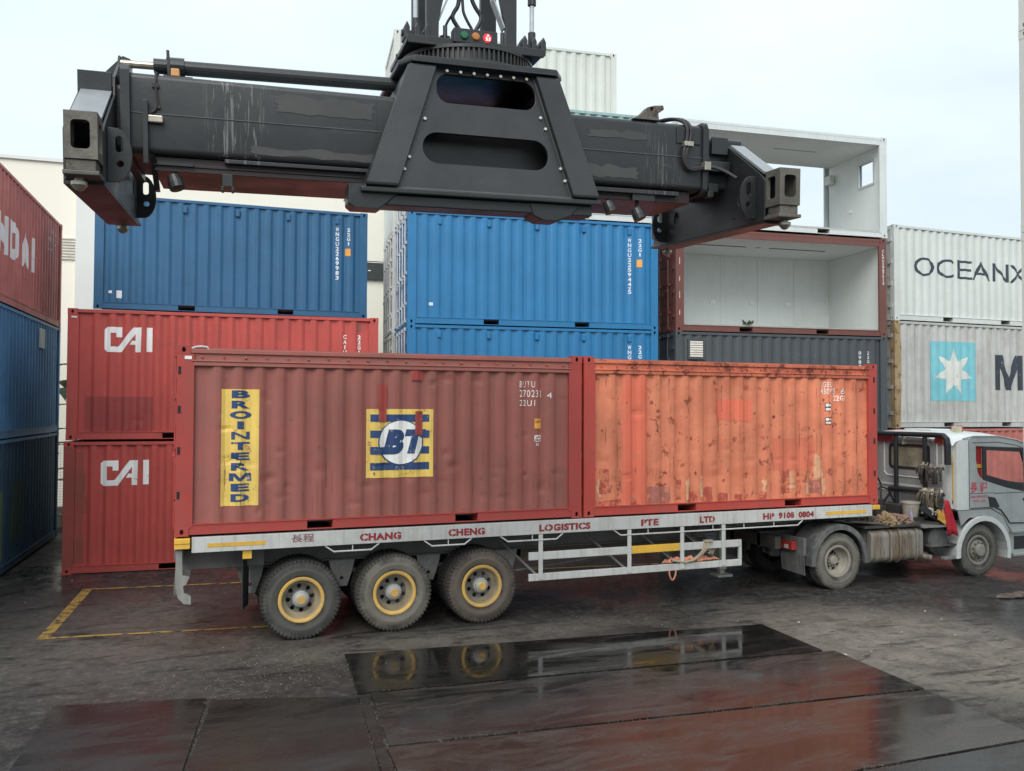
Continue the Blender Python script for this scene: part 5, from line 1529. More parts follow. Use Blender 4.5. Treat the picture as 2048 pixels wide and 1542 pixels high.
for i, (y, lab) in enumerate(((0.18, 'weathered plank at the edge of the catwalk, nearest the camera'), (0.34, 'weathered plank lying second from the catwalk edge'), (0.5, 'weathered plank lying third from the catwalk edge'))):
    p = obj('plank', MB().bar((11.6, y, 1.2 + 0.02 * i), (12.45, y - 0.02 * i, 1.115), 0.13, 0.035), plain('weathered_plank', (0.12, 0.09, 0.075), 0.9, var=0.4, scale=4) if i == 0 else bpy.data.materials['weathered_plank'])
    tag(p, lab, 'plank', 'planks on the catwalk')
# ------------------------------------------------------------------ lifting frame (spreader) hanging over the trailer
def rotm(a, b, c):
    return Matrix.Rotation(a, 4, 'Z') @ Matrix.Rotation(b, 4, 'Y') @ Matrix.Rotation(c, 4, 'X')
S = thing('container_spreader', 'black telescopic container lifting frame hanging above the trailer', 'lifting frame')
S.matrix_world = Matrix.Translation((2.40863, -4.63776, 4.96059)) @ rotm(-0.05826, -0.02072, 0.06293)
def black_steel(name, base, wear, wamt, streak=0.0, rough=0.42):
    s = NT(name)
    v = s.coords(False)
    n1 = s.noise(v, 1.3, 8, 0.62)
    c = s.mix(s.rng(n1, 0.35, 0.7), [x * 0.8 for x in base], [x * 1.3 for x in base])
    n2 = s.noise(s.scalev(v, 0.7, 1, 2.4), 2.2, 10, 0.7, 0.4)
    c = s.mix(s.rng(n2, 0.60, 0.72, 0, wamt), c, wear)
    n3 = s.noise(v, 11, 10, 0.75)
    c = s.mix(s.rng(n3, 0.66, 0.70, 0, 0.6 * wamt), c, [x * 1.7 for x in wear])
    if streak:
        st = s.noise(s.scalev(v, 26, 26, 1.5), 1.7, 6, 0.6, 0.9)
        px_ = s.n('SeparateXYZ', {0: v}).outputs[0]
        g1 = s.rng(s.math('ABSOLUTE', s.math('ADD', px_, 1.86)), 0.10, 0.30, 1.0, 0.0)
        g2 = s.rng(s.math('ABSOLUTE', s.math('SUBTRACT', px_, 2.02)), 0.05, 0.25, 0.6, 0.0)
        gate = s.math('MAXIMUM', g1, g2)
        c = s.mix(s.math('MULTIPLY', s.rng(st, 0.56, 0.61), s.math('MULTIPLY', gate, streak)), c, (0.22, 0.22, 0.21))
    return s.bsdf(c, s.rng(n1, 0.3, 0.7, rough - 0.14, rough + 0.15), bump=s.noise(v, 18, 5), bstr=0.12, bdist=0.01)
M['s_black'] = black_steel('worn_black_paint', (0.023, 0.025, 0.0265), (0.075, 0.075, 0.072), 0.7, 0.6, 0.38)
M['s_plain'] = black_steel('satin_black_paint', (0.021, 0.0235, 0.025), (0.055, 0.055, 0.054), 0.5, 0.0, 0.40)
M['s_oxide'] = black_steel('red_oxide_underside', (0.026, 0.0125, 0.012), (0.012, 0.0095, 0.009), 0.9)
M['s_under'] = black_steel('near_black_underside', (0.016, 0.0105, 0.010), (0.03, 0.02, 0.018), 0.6)  # near black tone for the end beam bottom plates
M['s_rust'] = paint('rust_worn_steel', (0.13, 0.12, 0.10), 0.5, 0.35, 0.8, (0.05, 0.04, 0.034), rust=0.9, rustcol=(0.06, 0.036, 0.027), streak=0.1, metal=0.3, bump=0.5)
M['s_steel'] = plain('worn_bright_steel', (0.40, 0.36, 0.30), 0.35, 0.7, var=0.3, scale=12)
M['s_pale'] = plain('pale_grey_steel', (0.22, 0.24, 0.25), 0.4)
M['s_seam'] = plain('weld_bead', (0.085, 0.088, 0.09), 0.5)
M['s_hose'] = plain('hydraulic_hose', (0.022, 0.018, 0.022), 0.5)
def spp(name, mb, mat, bevel=0.0, parent=None, **k_):
    return obj(name, mb, M[mat] if isinstance(mat, str) else mat, parent or S, bevel, **k_)
# main beam: rounded box section, weld seam, lower flange
def sect(y0, y1, z0, z1, r):
    return rrect(y0, y1, z0, z1, r, 5)
for xa, xb in ((-2.70, -0.72), (-0.72, 1.06), (1.06, 2.52)):
    spp('main_beam', MB().plate(sect(-0.47, 0.47, 0.42, 1.055, 0.05), [], (xa, 0, 0), (0, 1, 0), (0, 0, 1), (xb - xa - 0.001, 0, 0)).mesh('main_beam', 40), 's_black')
for xa, xb in ((-2.70, -0.5), (0.9, 2.52)):
    spp('weld_seam', MB().tube([(xa, -0.472, 0.735), (xb, -0.472, 0.735)], 0.005, 6), 's_seam')
spp('lower_flange', MB().box(-2.5, 2.35, -0.40, 0.40, 0.30, 0.417).box(-2.2, 2.1, -0.41, -0.40, 0.34, 0.365), 's_oxide', 0.006)
spp('lower_rail', MB().box(-1.96, -0.7, -0.46, -0.40, 0.385, 0.417), 's_black', 0.004)
spp('lower_rail', MB().box(1.0, 2.2, -0.46, -0.40, 0.36, 0.40), 's_black', 0.004)
spp('end_collar', MB().plate(sect(-0.52, 0.52, 0.37, 1.10, 0.05), [sect(-0.475, 0.475, 0.415, 1.06, 0.05)], (-2.73, 0, 0), (0, 1, 0), (0, 0, 1), (0.07, 0, 0)), 's_plain', 0.004)
spp('end_collar', MB().plate(sect(-0.50, 0.50, 0.39, 1.08, 0.05), [sect(-0.475, 0.475, 0.415, 1.06, 0.05)], (2.44, 0, 0), (0, 1, 0), (0, 0, 1), (0.05, 0, 0)), 's_plain', 0.004)
spp('access_cover', MB().box(2.16, 2.42, -0.482, -0.472, 0.86, 1.02), 's_plain', 0.004)
spp('telescopic_beam', MB().plate(sect(-0.36, 0.36, 0.46, 0.98, 0.04), [], (-2.95, 0, 0), (0, 1, 0), (0, 0, 1), (5.9, 0, 0)), 's_plain')
# scraped bare patches on the beam face
for x0, x1, z0, z1 in ((-1.55, -0.75, 0.83, 0.97), (-1.75, -0.72, 0.47, 0.54), (1.25, 1.85, 0.86, 0.93), (1.2, 1.75, 0.49, 0.60)):
    tv = ragged(x0, x1, z0, z1, 9, 0.02)
    spp('scraped_patch', MB().add([(p[0], -0.4735, p[1]) for p in tv[0]], tv[1]).mesh('scraped_patch'), black_steel('bare_scraped_metal', (0.052, 0.052, 0.050), (0.15, 0.145, 0.135), 0.8) if 'bare_scraped_metal' not in bpy.data.materials else bpy.data.materials['bare_scraped_metal'])
# hydraulic cylinder along the top
spp('extension_cylinder', MB().tube([(-2.28, -0.08, 1.235), (-0.35, -0.08, 1.275)], 0.06, 16).tube([(-2.42, -0.08, 1.232), (-2.28, -0.08, 1.235)], 0.08, 16).tube([(-2.52, -0.08, 1.23), (-2.42, -0.08, 1.232)], 0.062, 16), 's_plain')
spp('cylinder_rod', MB().tube([(-2.78, -0.08, 1.225), (-2.5, -0.08, 1.23)], 0.032, 12), 's_steel')
spp('valve_box', MB().box(-2.365, -2.30, -0.42, -0.35, 1.06, 1.125), plain('amber_box', (0.62, 0.30, 0.10), 0.5), 0.008)
spp('sensor_post', MB().cyl((-2.38, -0.36, 1.05), (-2.39, -0.36, 1.28), 0.012, 6).box(-2.42, -2.2, -0.42, -0.26, 1.05, 1.065), 's_plain')
spp('top_pad', MB().box(-2.25, -0.6, -0.25, 0.3, 1.056, 1.10), 's_pale', 0.01)
# end beams with corner heads and twist locks
def web_poly(peak):
    if not peak:
        return [(-1.03, 0.07), (-1.03, 0.44), (-0.97, 0.50), (-0.42, 0.87), (-0.30, 0.96), (0.30, 0.96), (0.42, 0.87), (0.97, 0.50), (1.03, 0.44), (1.03, 0.07)]
    return [(-1.03, 0.07), (-1.03, 0.44), (-0.97, 0.50), (-0.42, 0.87), (-0.40, 1.02), (-0.14, 1.20), (-0.08, 1.29), (0.10, 1.29), (0.36, 1.02), (0.42, 0.87), (0.97, 0.50), (1.03, 0.44), (1.03, 0.07)]
for s in (-1, 1):
    def Xs(a, b):
        return sorted((s * a, s * b))
    eb = bpy.data.objects.new('end_beam', None)
    COL.objects.link(eb)
    eb.parent = S
    xo_ = 2.955 if s > 0 else 3.025
    for xw in (2.775, xo_):
        mb = MB().plate(web_poly(s < 0 and xw < 2.9), [circ(-0.64, 0.33, 0.055, 0.075), circ(0.64, 0.33, 0.055, 0.075), circ(-0.70, 0.18, 0.018, n=8), circ(-0.52, 0.15, 0.014, n=8), circ(-0.82, 0.16, 0.022, n=8)], (s * xw, 0, 0), (0, 1, 0), (0, 0, 1), (s * 0.02, 0, 0))
        spp('web_plate', mb, 's_plain', 0.003, eb)
    a, b = Xs(2.80, xo_ - 0.003)
    for q in (-1, 1):
        spp('sloped_plate', MB().plate([(0.40, 0.885), (0.98, 0.508), (0.99, 0.528), (0.41, 0.905)], [], (a, 0, 0), (0, q, 0), (0, 0, 1), (b - a, 0, 0)), 's_pale', 0, eb)
        if s < 0:
            spp('cheek_plate', MB().box(-3.045, -2.80, *sorted((q * 0.40, q * 0.425)), 0.86, 1.045), 's_plain', 0.004, eb)
        else:
            spp('cheek_plate', MB().box(2.58, 2.76, *sorted((q * 0.40, q * 0.425)), 0.80, 0.965), 's_plain', 0.004, eb)
    if s < 0:
        spp('top_gusset', MB().plate([(-3.0, 1.03), (-2.72, 1.03), (-2.70, 1.27), (-2.76, 1.29)], [], (0, -0.08, 0), (1, 0, 0), (0, 0, 1), (0, 0.16, 0)), 's_plain', 0.004, eb)
    spp('bottom_plate', MB().box(*Xs(2.775, xo_ + 0.02), -1.03, 1.03, 0.045, 0.068), 's_under', 0, eb)
    for q in (-1, 1):
        # corner head: hollow block with a window in its end and inner side
        hd = MB()
        yb = q * 1.25
        ix = lambda u: s * u
        hd.plate([(2.785, 0.185), (3.0, 0.185), (3.0, 0.515), (2.785, 0.515)], [rrect(2.833, 2.957, 0.255, 0.455, 0.03, 4)], (0, yb, 0), (s, 0, 0), (0, 0, 1), (0, -q * 0.03, 0))
        hd.plate([(1.03, 0.185), (1.22, 0.185), (1.22, 0.515), (1.03, 0.515)], [rrect(1.06, 1.18, 0.255, 0.455, 0.025, 4)], (s * 2.785, 0, 0), (0, q, 0), (0, 0, 1), (s * 0.03, 0, 0))
        hd.box(*Xs(2.97, 3.0), *sorted((q * 1.03, q * 1.22)), 0.185, 0.515)
        hd.box(*Xs(2.815, 2.97), *sorted((q * 1.03, q * 1.22)), 0.485, 0.515)
        hd.box(*Xs(2.815, 2.97), *sorted((q * 1.03, q * 1.22)), 0.185, 0.21)
        ch_ = spp('corner_head', hd, 's_rust', 0.004, eb)
        spp('lock_housing', MB().box(*Xs(2.80, 2.99), *sorted((q * 1.05, q * 1.235)), 0.105, 0.184).box(*Xs(2.775, 3.01), *sorted((q * 1.02, q * 1.26)), 0.072, 0.104), 's_rust', 0.006, eb)
        spp('twist_lock', MB().lathe([(0.03, 0.072), (0.032, 0.05), (0.055, 0.045), (0.056, 0.02), (0.03, -0.012), (0.012, -0.022), (0, -0.022)], (s * 2.9265, q * 1.1295, 0), (0, 0, 1), 14).mesh('twist_lock', 40), 's_steel', 0, eb)
        # lobed guide plate with slot and hole, standing inward of the head
        lob = [(0.0, 0.10)] + [(0.055 + 0.115 * math.sin(R(a_)), 0.30 - 0.20 * math.cos(R(a_))) for a_ in range(10, 171, 16)] + [(0.0, 0.50)]
        spp('guide_plate', MB().plate(lob, [rrect(0.055, 0.105, 0.32, 0.44, 0.024, 4), circ(0.085, 0.235, 0.026, n=10)], (s * 2.773, q * 0.90, 0), (-s, 0, 0), (0, 0, 1), (0, -q * 0.03, 0)), 's_plain', 0.003, eb)
# brackets, pads and lamps under and on the beam
spp('hanger_bar', MB().box(-2.57, -2.53, -0.52, -0.475, 0.33, 0.83).plate([(-0.5, 0.40), (-0.44, 0.40), (-0.1, 0.18), (-0.2, 0.18)], [], (-2.52, 0, 0), (0, 1, 0), (0, 0, 1), (0.04, 0, 0)), 's_plain', 0.004)
spp('cable_bracket', MB().box(-1.98, -1.90, -0.44, -0.36, 0.20, 0.30).box(-1.99, -1.97, -0.45, -0.35, 0.16, 0.2).box(-1.91, -1.89, -0.45, -0.35, 0.16, 0.2), 's_plain', 0.004)
spp('flange_stop', MB().box(-2.5, -2.2, -0.43, -0.4, 0.345, 0.37), 's_plain')
spp('flange_stop', MB().box(1.72, 1.95, -0.44, -0.4, 0.30, 0.38), 's_plain')
for x, z, nm in ((-2.34, 0.21, 0), (1.80, 0.17, 1), (1.50, 0.22, 2)):
    spp('work_lamp', MB().lathe([(0, -0.07), (0.05, -0.06), (0.062, 0.0), (0.062, 0.05), (0.0, 0.055)], (x, -0.40, z), (0.3, -0.25, -0.9), 14).bar((x, -0.38, z + 0.03), (x, -0.36, z + 0.15), 0.03, 0.02), 's_plain')
spp('sensor_cable', MB().tube([(-2.46, -0.30, 1.08), (-2.47, -0.47, 1.06), (-2.475, -0.485, 0.96), (-2.46, -0.485, 0.80), (-2.48, -0.485, 0.76), (-2.54, -0.485, 0.70), (-2.47, -0.49, 0.69)], 0.011, 6).box(-2.5, -2.45, -0.492, -0.473, 0.94, 0.97).box(-2.49, -2.44, -0.492, -0.473, 0.775, 0.80), 's_hose')
spp('sensor', MB().box(-2.53, -2.42, -0.52, -0.473, 0.655, 0.715), 's_steel', 0.01)
for d in (0.0, 0.04):
    spp('hydraulic_hose', MB().tube(smooth_path([(1.98 + d, 0.1, 1.07), (2.08 + d, -0.1, 1.14), (2.2 + d, -0.34, 1.14), (2.27 + d, -0.49, 1.05), (2.265 + d, -0.50, 0.9), (2.215 + d * 0.7, -0.51, 0.76), (2.23 + d * 0.5, -0.51, 0.65), (2.30, -0.51, 0.60 + d * 0.4), (2.40, -0.52, 0.62 + d * 0.3), (2.52, -0.53, 0.65), (2.62, -0.6, 0.60), (2.70, -0.68, 0.52)]), 0.017, 8), 's_hose')
spp('hose_clamp', MB().box(2.22, 2.32, -0.53, -0.473, 0.83, 0.875).box(2.43, 2.5, -0.55, -0.475, 0.61, 0.69), 's_steel', 0.004)
spp('stop_block', MB().box(2.525, 2.76, -0.47, -0.38, 0.62, 0.72).box(2.525, 2.63, -0.47, -0.38, 0.42, 0.50).box(2.50, 2.56, -0.5, -0.42, 0.36, 0.42), 's_plain', 0.006)
tp_ = [(1.70, 1.06), (1.80, 1.12), (1.86, 1.18), (1.93, 1.20), (2.02, 1.21), (2.03, 1.17), (1.97, 1.13), (1.98, 1.06)]
spp('torn_bracket', MB().plate(tp_, [circ(1.90, 1.165, 0.018, n=8)], (0, -0.47, 0), (1, 0, 0), (0, 0, 1), (0, 0.10, 0)), 's_rust', 0.01)
# central tower
cN = Vector((0, -0.9839, 0.1788))
cU = Vector((0, 0.1788, 0.9839))
fo_ = [(-0.87, 0.0), (1.20, 0.0), (0.88, 1.118), (-0.47, 1.118)]
def slot(x0, x1, v0, v1, skew=0.0):
    return rrect(x0, x1, v0, v1, (v1 - v0) * 0.48, 7)
for q in (1, -1):
    def P(p):
        return Vector((p.x, p.y * q, p.z))
    org_ = P(Vector((0, -0.80, 0.20)))
    u_ = P(cU)
    n__ = P(cN)
    spp('tower_plate', MB().plate(fo_ if q == 1 else [(-0.82, 0.13), (1.16, 0.13), (0.88, 1.118), (-0.47, 1.118)], [rrect(-0.23, 0.665, 0.795, 1.06, 0.11, 7), slot(-0.37, 0.755, 0.245, 0.52)], org_, (1, 0, 0), u_, n__ * -0.03), 's_plain', 0.004)
    if q == -1:
        continue
    spp('tower_leg', MB().plate([(-0.87, 0.0), (-0.60, 0.0), (-0.23, 1.10), (-0.47, 1.10)], [], org_, (1, 0, 0), u_, n__ * 0.065), 's_plain', 0.02)
    spp('tower_leg', MB().plate([(0.95, 0.0), (1.20, 0.0), (0.88, 1.10), (0.66, 1.10)], [], org_, (1, 0, 0), u_, n__ * 0.065), 's_plain', 0.02)
for xb, xt, d in ((-0.87, -0.47, 0.02), (1.18, 0.86, 0.02)):
    vs_ = [(xb, -0.79, 0.20), (xb, 0.76, 0.34), (xt, 0.59, 1.30), (xt, -0.59, 1.30)]
    spp('tower_side', MB().add(vs_ + [(v[0] + d, v[1], v[2]) for v in vs_], [(0, 1, 2, 3), (7, 6, 5, 4), (0, 4, 5, 1), (1, 5, 6, 2), (2, 6, 7, 3), (3, 7, 4, 0)]), 's_plain')
bolt = cached('bolt', lambda: MB().cyl((0, 0, 0), (0, -0.018, 0.003), 0.014, 6).mesh('bolt'))
for x, v in ((-0.345, 0.63), (-0.49, 0.28), (-0.535, 0.17), (0.70, 0.73), (0.74, 0.63), (0.86, 0.27), (0.895, 0.16)):
    bo = spp('bolt', bolt, plain('bright_bolt', (0.6, 0.58, 0.52), 0.35, 0.3) if 'bright_bolt' not in bpy.data.materials else bpy.data.materials['bright_bolt'])
    p = Vector((x, -0.80, 0.20)) + cU * v
    bo.location = p
spp('tower_top', MB().plate([(-0.54, -0.50), (-0.44, -0.68), (0.86, -0.68), (0.95, -0.54), (0.95, 0.54), (0.86, 0.68), (-0.44, 0.68), (-0.54, 0.50)], [], (0, 0, 1.302), (1, 0, 0), (0, 1, 0), (0, 0, 0.055)), 's_plain', 0.015)
for k_ in range(8):
    bo = spp('bolt', bolt, bpy.data.materials['worn_bright_steel'])
    bo.location = (-0.14 + k_ * 0.12, -0.632, 1.255)
spp('tower_base', MB().box(-0.90, 1.22, -0.84, -0.42, 0.155, 0.20), 's_plain', 0.01)
spp('base_beam', MB().box(-0.92, 1.16, -0.78, -0.50, 0.062, 0.153), 's_plain', 0.01)
spp('base_beam', MB().box(-0.85, 1.16, 0.5, 0.76, 0.325, 0.42), 's_plain', 0.01)
spp('tower_foot', MB().plate([(-1.0, 0.225), (-1.0, 0.06), (-0.96, 0.03), (-0.74, 0.03), (-0.66, 0.09), (-0.60, 0.15), (-0.60, 0.225)], [], (0, -0.79, 0), (1, 0, 0), (0, 0, 1), (0, 0.26, 0)), 's_plain', 0.012)
spp('tower_foot', MB().plate([(0.56, 0.15), (0.60, 0.04), (0.68, 0.005), (0.84, 0.005), (0.95, 0.05), (1.05, 0.15)], [], (0, -0.79, 0), (1, 0, 0), (0, 0, 1), (0, 0.26, 0)), 's_plain', 0.012)
for pts in ([(-0.60, 0.02), (-0.23, 1.09)], [(0.95, 0.02), (0.66, 1.09)]):
    a_, b_ = [Vector((p[0], -0.80, 0.20)) + cU * p[1] + cN * 0.004 for p in pts]
    spp('weld_seam', MB().tube([a_, b_], 0.009, 6), 's_seam')
spp('weld_seam', MB().tube([(-0.84, -0.806, 0.206), (1.17, -0.806, 0.206)], 0.009, 6), 's_seam')
# slewing ring and head
rg = MB()
prof = []
nT = 84
rg.lathe([(0.40, 1.36), (0.62, 1.36), (0.62, 1.40), (0.585, 1.40), (0.585, 1.50), (0.62, 1.50), (0.62, 1.53), (0.40, 1.53)], (0.2, 0, 0), (0, 0, 1), nT)
for i in range(nT):
    a = 2 * math.pi * i / nT
    c_, s__ = math.cos(a), math.sin(a)
    rg.bar((0.2 + c_ * 0.595, s__ * 0.595, 1.40), (0.2 + c_ * 0.595, s__ * 0.595, 1.50), 0.018, 0.035, (c_, s__, 0))
spp('slewing_ring', rg, plain('greasy_ring', (0.05, 0.05, 0.05), 0.35, 0.4))
spp('head_plate', MB().plate([(-0.46, 1.60), (0.82, 1.60), (0.82, 1.545), (0.80, 1.525), (-0.44, 1.525), (-0.46, 1.545)], [], (0, -0.48, 0), (1, 0, 0), (0, 0, 1), (0, 0.03, 0)).plate([(-0.46, 1.60), (0.82, 1.60), (0.82, 1.535), (0.72, 1.38), (-0.36, 1.38), (-0.46, 1.535)], [], (0, 0.05, 0), (1, 0, 0), (0, 0, 1), (0, 0.03, 0)).box(-0.45, 0.81, -0.449, 0.449, 1.55, 1.595), 's_plain', 0.006)
for sx_, x0, x1, xi in ((0, -0.26, -0.15, 1), (1, 0.48, 0.58, -1)):
    o_ = [(x0, 1.60), (x1, 1.60), (x1 + (0.005 if xi > 0 else 0.0), 1.80), (x1 + (0.06 if xi > 0 else 0.0), 2.05), (x1 + (0.06 if xi > 0 else 0.0), 4.2), (x0 - (0.06 if xi < 0 else 0.0), 4.2), (x0 - (0.06 if xi < 0 else 0.0), 2.05), (x0 - (0.005 if xi < 0 else 0), 1.80)]
    for y in (-0.36, 0.30):
        spp('tilt_arm', MB().plate(o_, [], (0, y, 0), (1, 0, 0), (0, 0, 1), (0, 0.06, 0)), 's_plain', 0.006)
    xa = x1 if xi > 0 else x0
    spp('arm_stiffener', MB().plate([(0.0, 1.80), (0.015, 1.80), (0.12, 2.05), (0.12, 4.0), (0.105, 4.0), (0.105, 2.05)] if xi > 0 else [(0.0, 1.80), (-0.015, 1.80), (-0.12, 2.05), (-0.12, 4.0), (-0.105, 4.0), (-0.105, 2.05)], [], (xa, -0.34, 0), (1, 0, 0), (0, 0, 1), (0, 0.10, 0)), plain('pale_stiffener', (0.42, 0.45, 0.46), 0.5) if xi > 0 else bpy.data.materials['pale_stiffener'])
    xr = -0.345 if sx_ == 0 else 0.745
    spp('damper_cylinder', MB().cyl((xr, -0.3, 1.66), (xr, -0.3, 1.80), 0.036, 12).cyl((xr, -0.3, 2.05), (xr, -0.3, 4.2), 0.04, 12), 's_plain')
    spp('damper_rod', MB().cyl((xr, -0.3, 1.80), (xr, -0.3, 4.0), 0.022, 10), plain('chromed_rod', (0.55, 0.56, 0.57), 0.2, 0.6))
    for xo in (-0.09, 0.0, 0.09):
        spp('pivot_lug', MB().plate([(xr + xo - 0.025, 1.60), (xr + xo + 0.025, 1.60), (xr + xo + 0.025, 1.70), (xr + xo, 1.75), (xr + xo - 0.025, 1.70)], [], (0, -0.38, 0), (1, 0, 0), (0, 0, 1), (0, 0.16, 0)), 's_plain', 0.008)
    spp('pivot_pin', MB().cyl((xr - 0.13, -0.31, 1.66), (xr + 0.13, -0.31, 1.66), 0.03, 10), 's_plain')
    spp('grease_stub', MB().cyl((x1 + 0.05 if xi > 0 else x0 - 0.05, -0.40, 1.60), (x1 + 0.05 if xi > 0 else x0 - 0.05, -0.40, 1.73), 0.02, 8), 's_plain')
spp('boom_head', MB().box(-0.45, 0.9, -0.5, 0.5, 3.6, 4.6), 's_plain', 0.03)
# lamp box with green, amber and lit red signal
spp('lamp_box', MB().box(-0.05, 0.35, -0.52, -0.40, 1.56, 1.685), 's_plain', 0.006)
red = NT('lit_red_lens')
p = red.bsdf((0.55, 0.02, 0.03), 0.3, Emission_Color=(1.0, 0.03, 0.04, 1), Emission_Strength=0.9)
hot = NT('lit_red_diode').bsdf((0.8, 0.1, 0.1), 0.3, Emission_Color=(1.0, 0.35, 0.3, 1), Emission_Strength=3.0)
for x, mt in ((0.045, plain('green_lens', (0.02, 0.14, 0.07), 0.25)), (0.15, plain('amber_lens', (0.50, 0.20, 0.06), 0.25)), (0.255, red.m)):
    l_ = spp('signal_lamp', MB().lathe([(0, -0.02), (0.028, -0.016), (0.038, 0.0), (0.038, 0.01)], (x, -0.522, 1.622), (0, 1, 0), 16).mesh('signal_lamp', 40), mt)
    if mt is red.m:
        for dx, dz_ in ((-0.014, -0.008), (0.014, -0.008), (0.0, 0.014), (-0.012, -0.024), (0.012, -0.024)):
            spp('diode', MB().cyl((x + dx, -0.541, 1.622 + dz_), (x + dx, -0.546, 1.622 + dz_), 0.007, 8), hot, 0, l_)
def hpx(pts):
    return [(-0.02 + (a - 905) * 0.00463, -0.2 - 0.004 * i, 1.70 + (68 - b) * 0.0044) for i, (a, b) in enumerate(pts)]
for pts, r_ in (([(905, -60), (926, -25), (924, 0), (913, 17), (911, 27), (921, 43), (932, 58), (934, 72)], 0.02), ([(945, -60), (932, -25), (933, 0), (934, 13), (943, 32), (953, 48), (956, 72)], 0.014), ([(945, -60), (950, -20), (959, 0), (971, 15), (969, 28), (956, 51), (952, 72)], 0.02), ([(925, -20), (921, 8), (906, 27), (897, 46), (896, 66)], 0.012), ([(975, 66), (978, 55), (985, 52), (992, 60), (1003, 72)], 0.012), ([(978, 68), (986, 66), (990, 74)], 0.012), ([(888, 68), (893, 64), (908, 66), (900, 72)], 0.012)):
    # smooth the path
    q_ = [Vector(p) for p in hpx(pts)]
    for _ in range(2):
        nq = [q_[0]]
        for a, b in zip(q_, q_[1:]):
            nq += [a * 0.75 + b * 0.25, a * 0.25 + b * 0.75]
        nq.append(q_[-1])
        q_ = nq
    spp('head_hose', MB().tube(q_, r_, 7).mesh('head_hose', 60), 's_hose')

# ------------------------------------------------------------------ ground
g = NT('wet_yard_surface')
tcn = g.n('TexCoord')
v = tcn.outputs['Object']
sx = g.n('SeparateXYZ', {0: v})
X_, Y_ = sx.outputs[0], sx.outputs[1]
nA = g.noise(v, 0.30, 6, 0.6, 0.5)
nB = g.noise(v, 1.6, 9, 0.65, 0.3)
nC = g.noise(v, 9.0, 8, 0.7)
nD = g.noise(v, 60.0, 3)
# drier concrete apron to the right of the steel plates
dx = g.math('DIVIDE', g.math('SUBTRACT', X_, 9.7), 2.5)
dy = g.math('DIVIDE', g.math('ADD', g.math('ADD', Y_, 3.4), g.math('MULTIPLY', g.math('SUBTRACT', X_, 9.7), 0.35)), 2.9)
rad = g.math('SQRT', g.math('ADD', g.math('MULTIPLY', dx, dx), g.math('MULTIPLY', dy, dy)))
rad = g.math('ADD', rad, g.math('MULTIPLY', g.math('SUBTRACT', nB, 0.5), 1.5))
dry1 = g.rng(rad, 1.15, 0.65, 0, 1)
# thin dry strip between plates and wheels
dx2 = g.math('DIVIDE', g.math('SUBTRACT', X_, 3.6), 4.2)
dy2 = g.math('DIVIDE', g.math('ADD', Y_, 0.75), 0.75)
rad2 = g.math('SQRT', g.math('ADD', g.math('MULTIPLY', dx2, dx2), g.math('MULTIPLY', dy2, dy2)))
rad2 = g.math('ADD', rad2, g.math('MULTIPLY', g.math('SUBTRACT', nB, 0.5), 2.2))
dry2 = g.rng(rad2, 1.0, 0.5, 0, 0.6)
dx3 = g.math('DIVIDE', g.math('SUBTRACT', X_, 0.0), 4.0)
dy3 = g.math('DIVIDE', g.math('SUBTRACT', Y_, 1.2), 3.6)
rad3 = g.math('ADD', g.math('SQRT', g.math('ADD', g.math('MULTIPLY', dx3, dx3), g.math('MULTIPLY', dy3, dy3))), g.math('MULTIPLY', g.math('SUBTRACT', nB, 0.5), 2.4))
dry3 = g.rng(rad3, 1.0, 0.45, 0, 0.5)
dry = g.math('MAXIMUM', g.math('MAXIMUM', dry1, dry2), dry3)
nM = g.noise(v, 4.2, 9, 0.72, 0.6)
wetc = g.mix(g.rng(nB, 0.36, 0.64), (0.012, 0.0115, 0.011), (0.060, 0.055, 0.050))
wetc = g.mix(g.rng(nM, 0.48, 0.68, 0, 0.75), wetc, (0.085, 0.078, 0.070))
wetc = g.mix(g.rng(nA, 0.40, 0.62, 0, 0.55), wetc, (0.022, 0.018, 0.017))
dryc = g.mix(g.rng(nB, 0.35, 0.65), (0.085, 0.076, 0.065), (0.205, 0.185, 0.155))
dryc = g.mix(g.rng(nM, 0.50, 0.66, 0, 0.7), dryc, (0.062, 0.056, 0.052))
dryc = g.mix(g.rng(nC, 0.55, 0.70, 0, 0.5), dryc, (0.23, 0.21, 0.18))
c = g.mix(dry, wetc, dryc)
c = g.mix(g.rng(nC, 0.53, 0.62, 0, 0.45), c, (0.135, 0.125, 0.11))
c = g.mix(g.rng(nC, 0.44, 0.36, 0, 0.55), c, (0.016, 0.015, 0.0145))
nE = g.noise(v, 17.0, 6, 0.8)
c = g.mix(g.rng(nE, 0.60, 0.66, 0, 0.55), c, (0.20, 0.185, 0.165))
nF = g.noise(v, 26.0, 5, 0.8)
c = g.mix(g.rng(nF, 0.58, 0.64, 0, 0.6), c, (0.012, 0.012, 0.011))
nS = g.noise(g.scalev(v, 0.5, 2.2, 1), 1.3, 10, 0.7, 1.2)
c = g.mix(g.rng(nS, 0.54, 0.62, 0, 0.8), c, (0.015, 0.014, 0.0135))
crk = g.n('TexVoronoi', {'Vector': g.n('VectorMath', {0: v, 1: g.n('TexNoise', {'Vector': v, 'Scale': 1.1, 'Detail': 5}).outputs['Color']}, operation='ADD').outputs[0], 'Scale': 0.33}, feature='DISTANCE_TO_EDGE').outputs['Distance']
c = g.mix(g.math('MULTIPLY', g.rng(crk, 0.0, 0.005, 0.5, 0.0), g.rng(nM, 0.42, 0.55)), c, (0.012, 0.012, 0.012))
pud = g.rng(nA, 0.44, 0.56, 0, 1)
rw = g.rng(nM, 0.35, 0.65, 0.38, 0.68)
rw = g.math('MULTIPLY', rw, g.rng(pud, 0, 1, 0.42, 1.2))
rgh = g.n('Mix', {0: dry, 2: rw, 3: 0.72}, data_type='FLOAT').outputs[0]
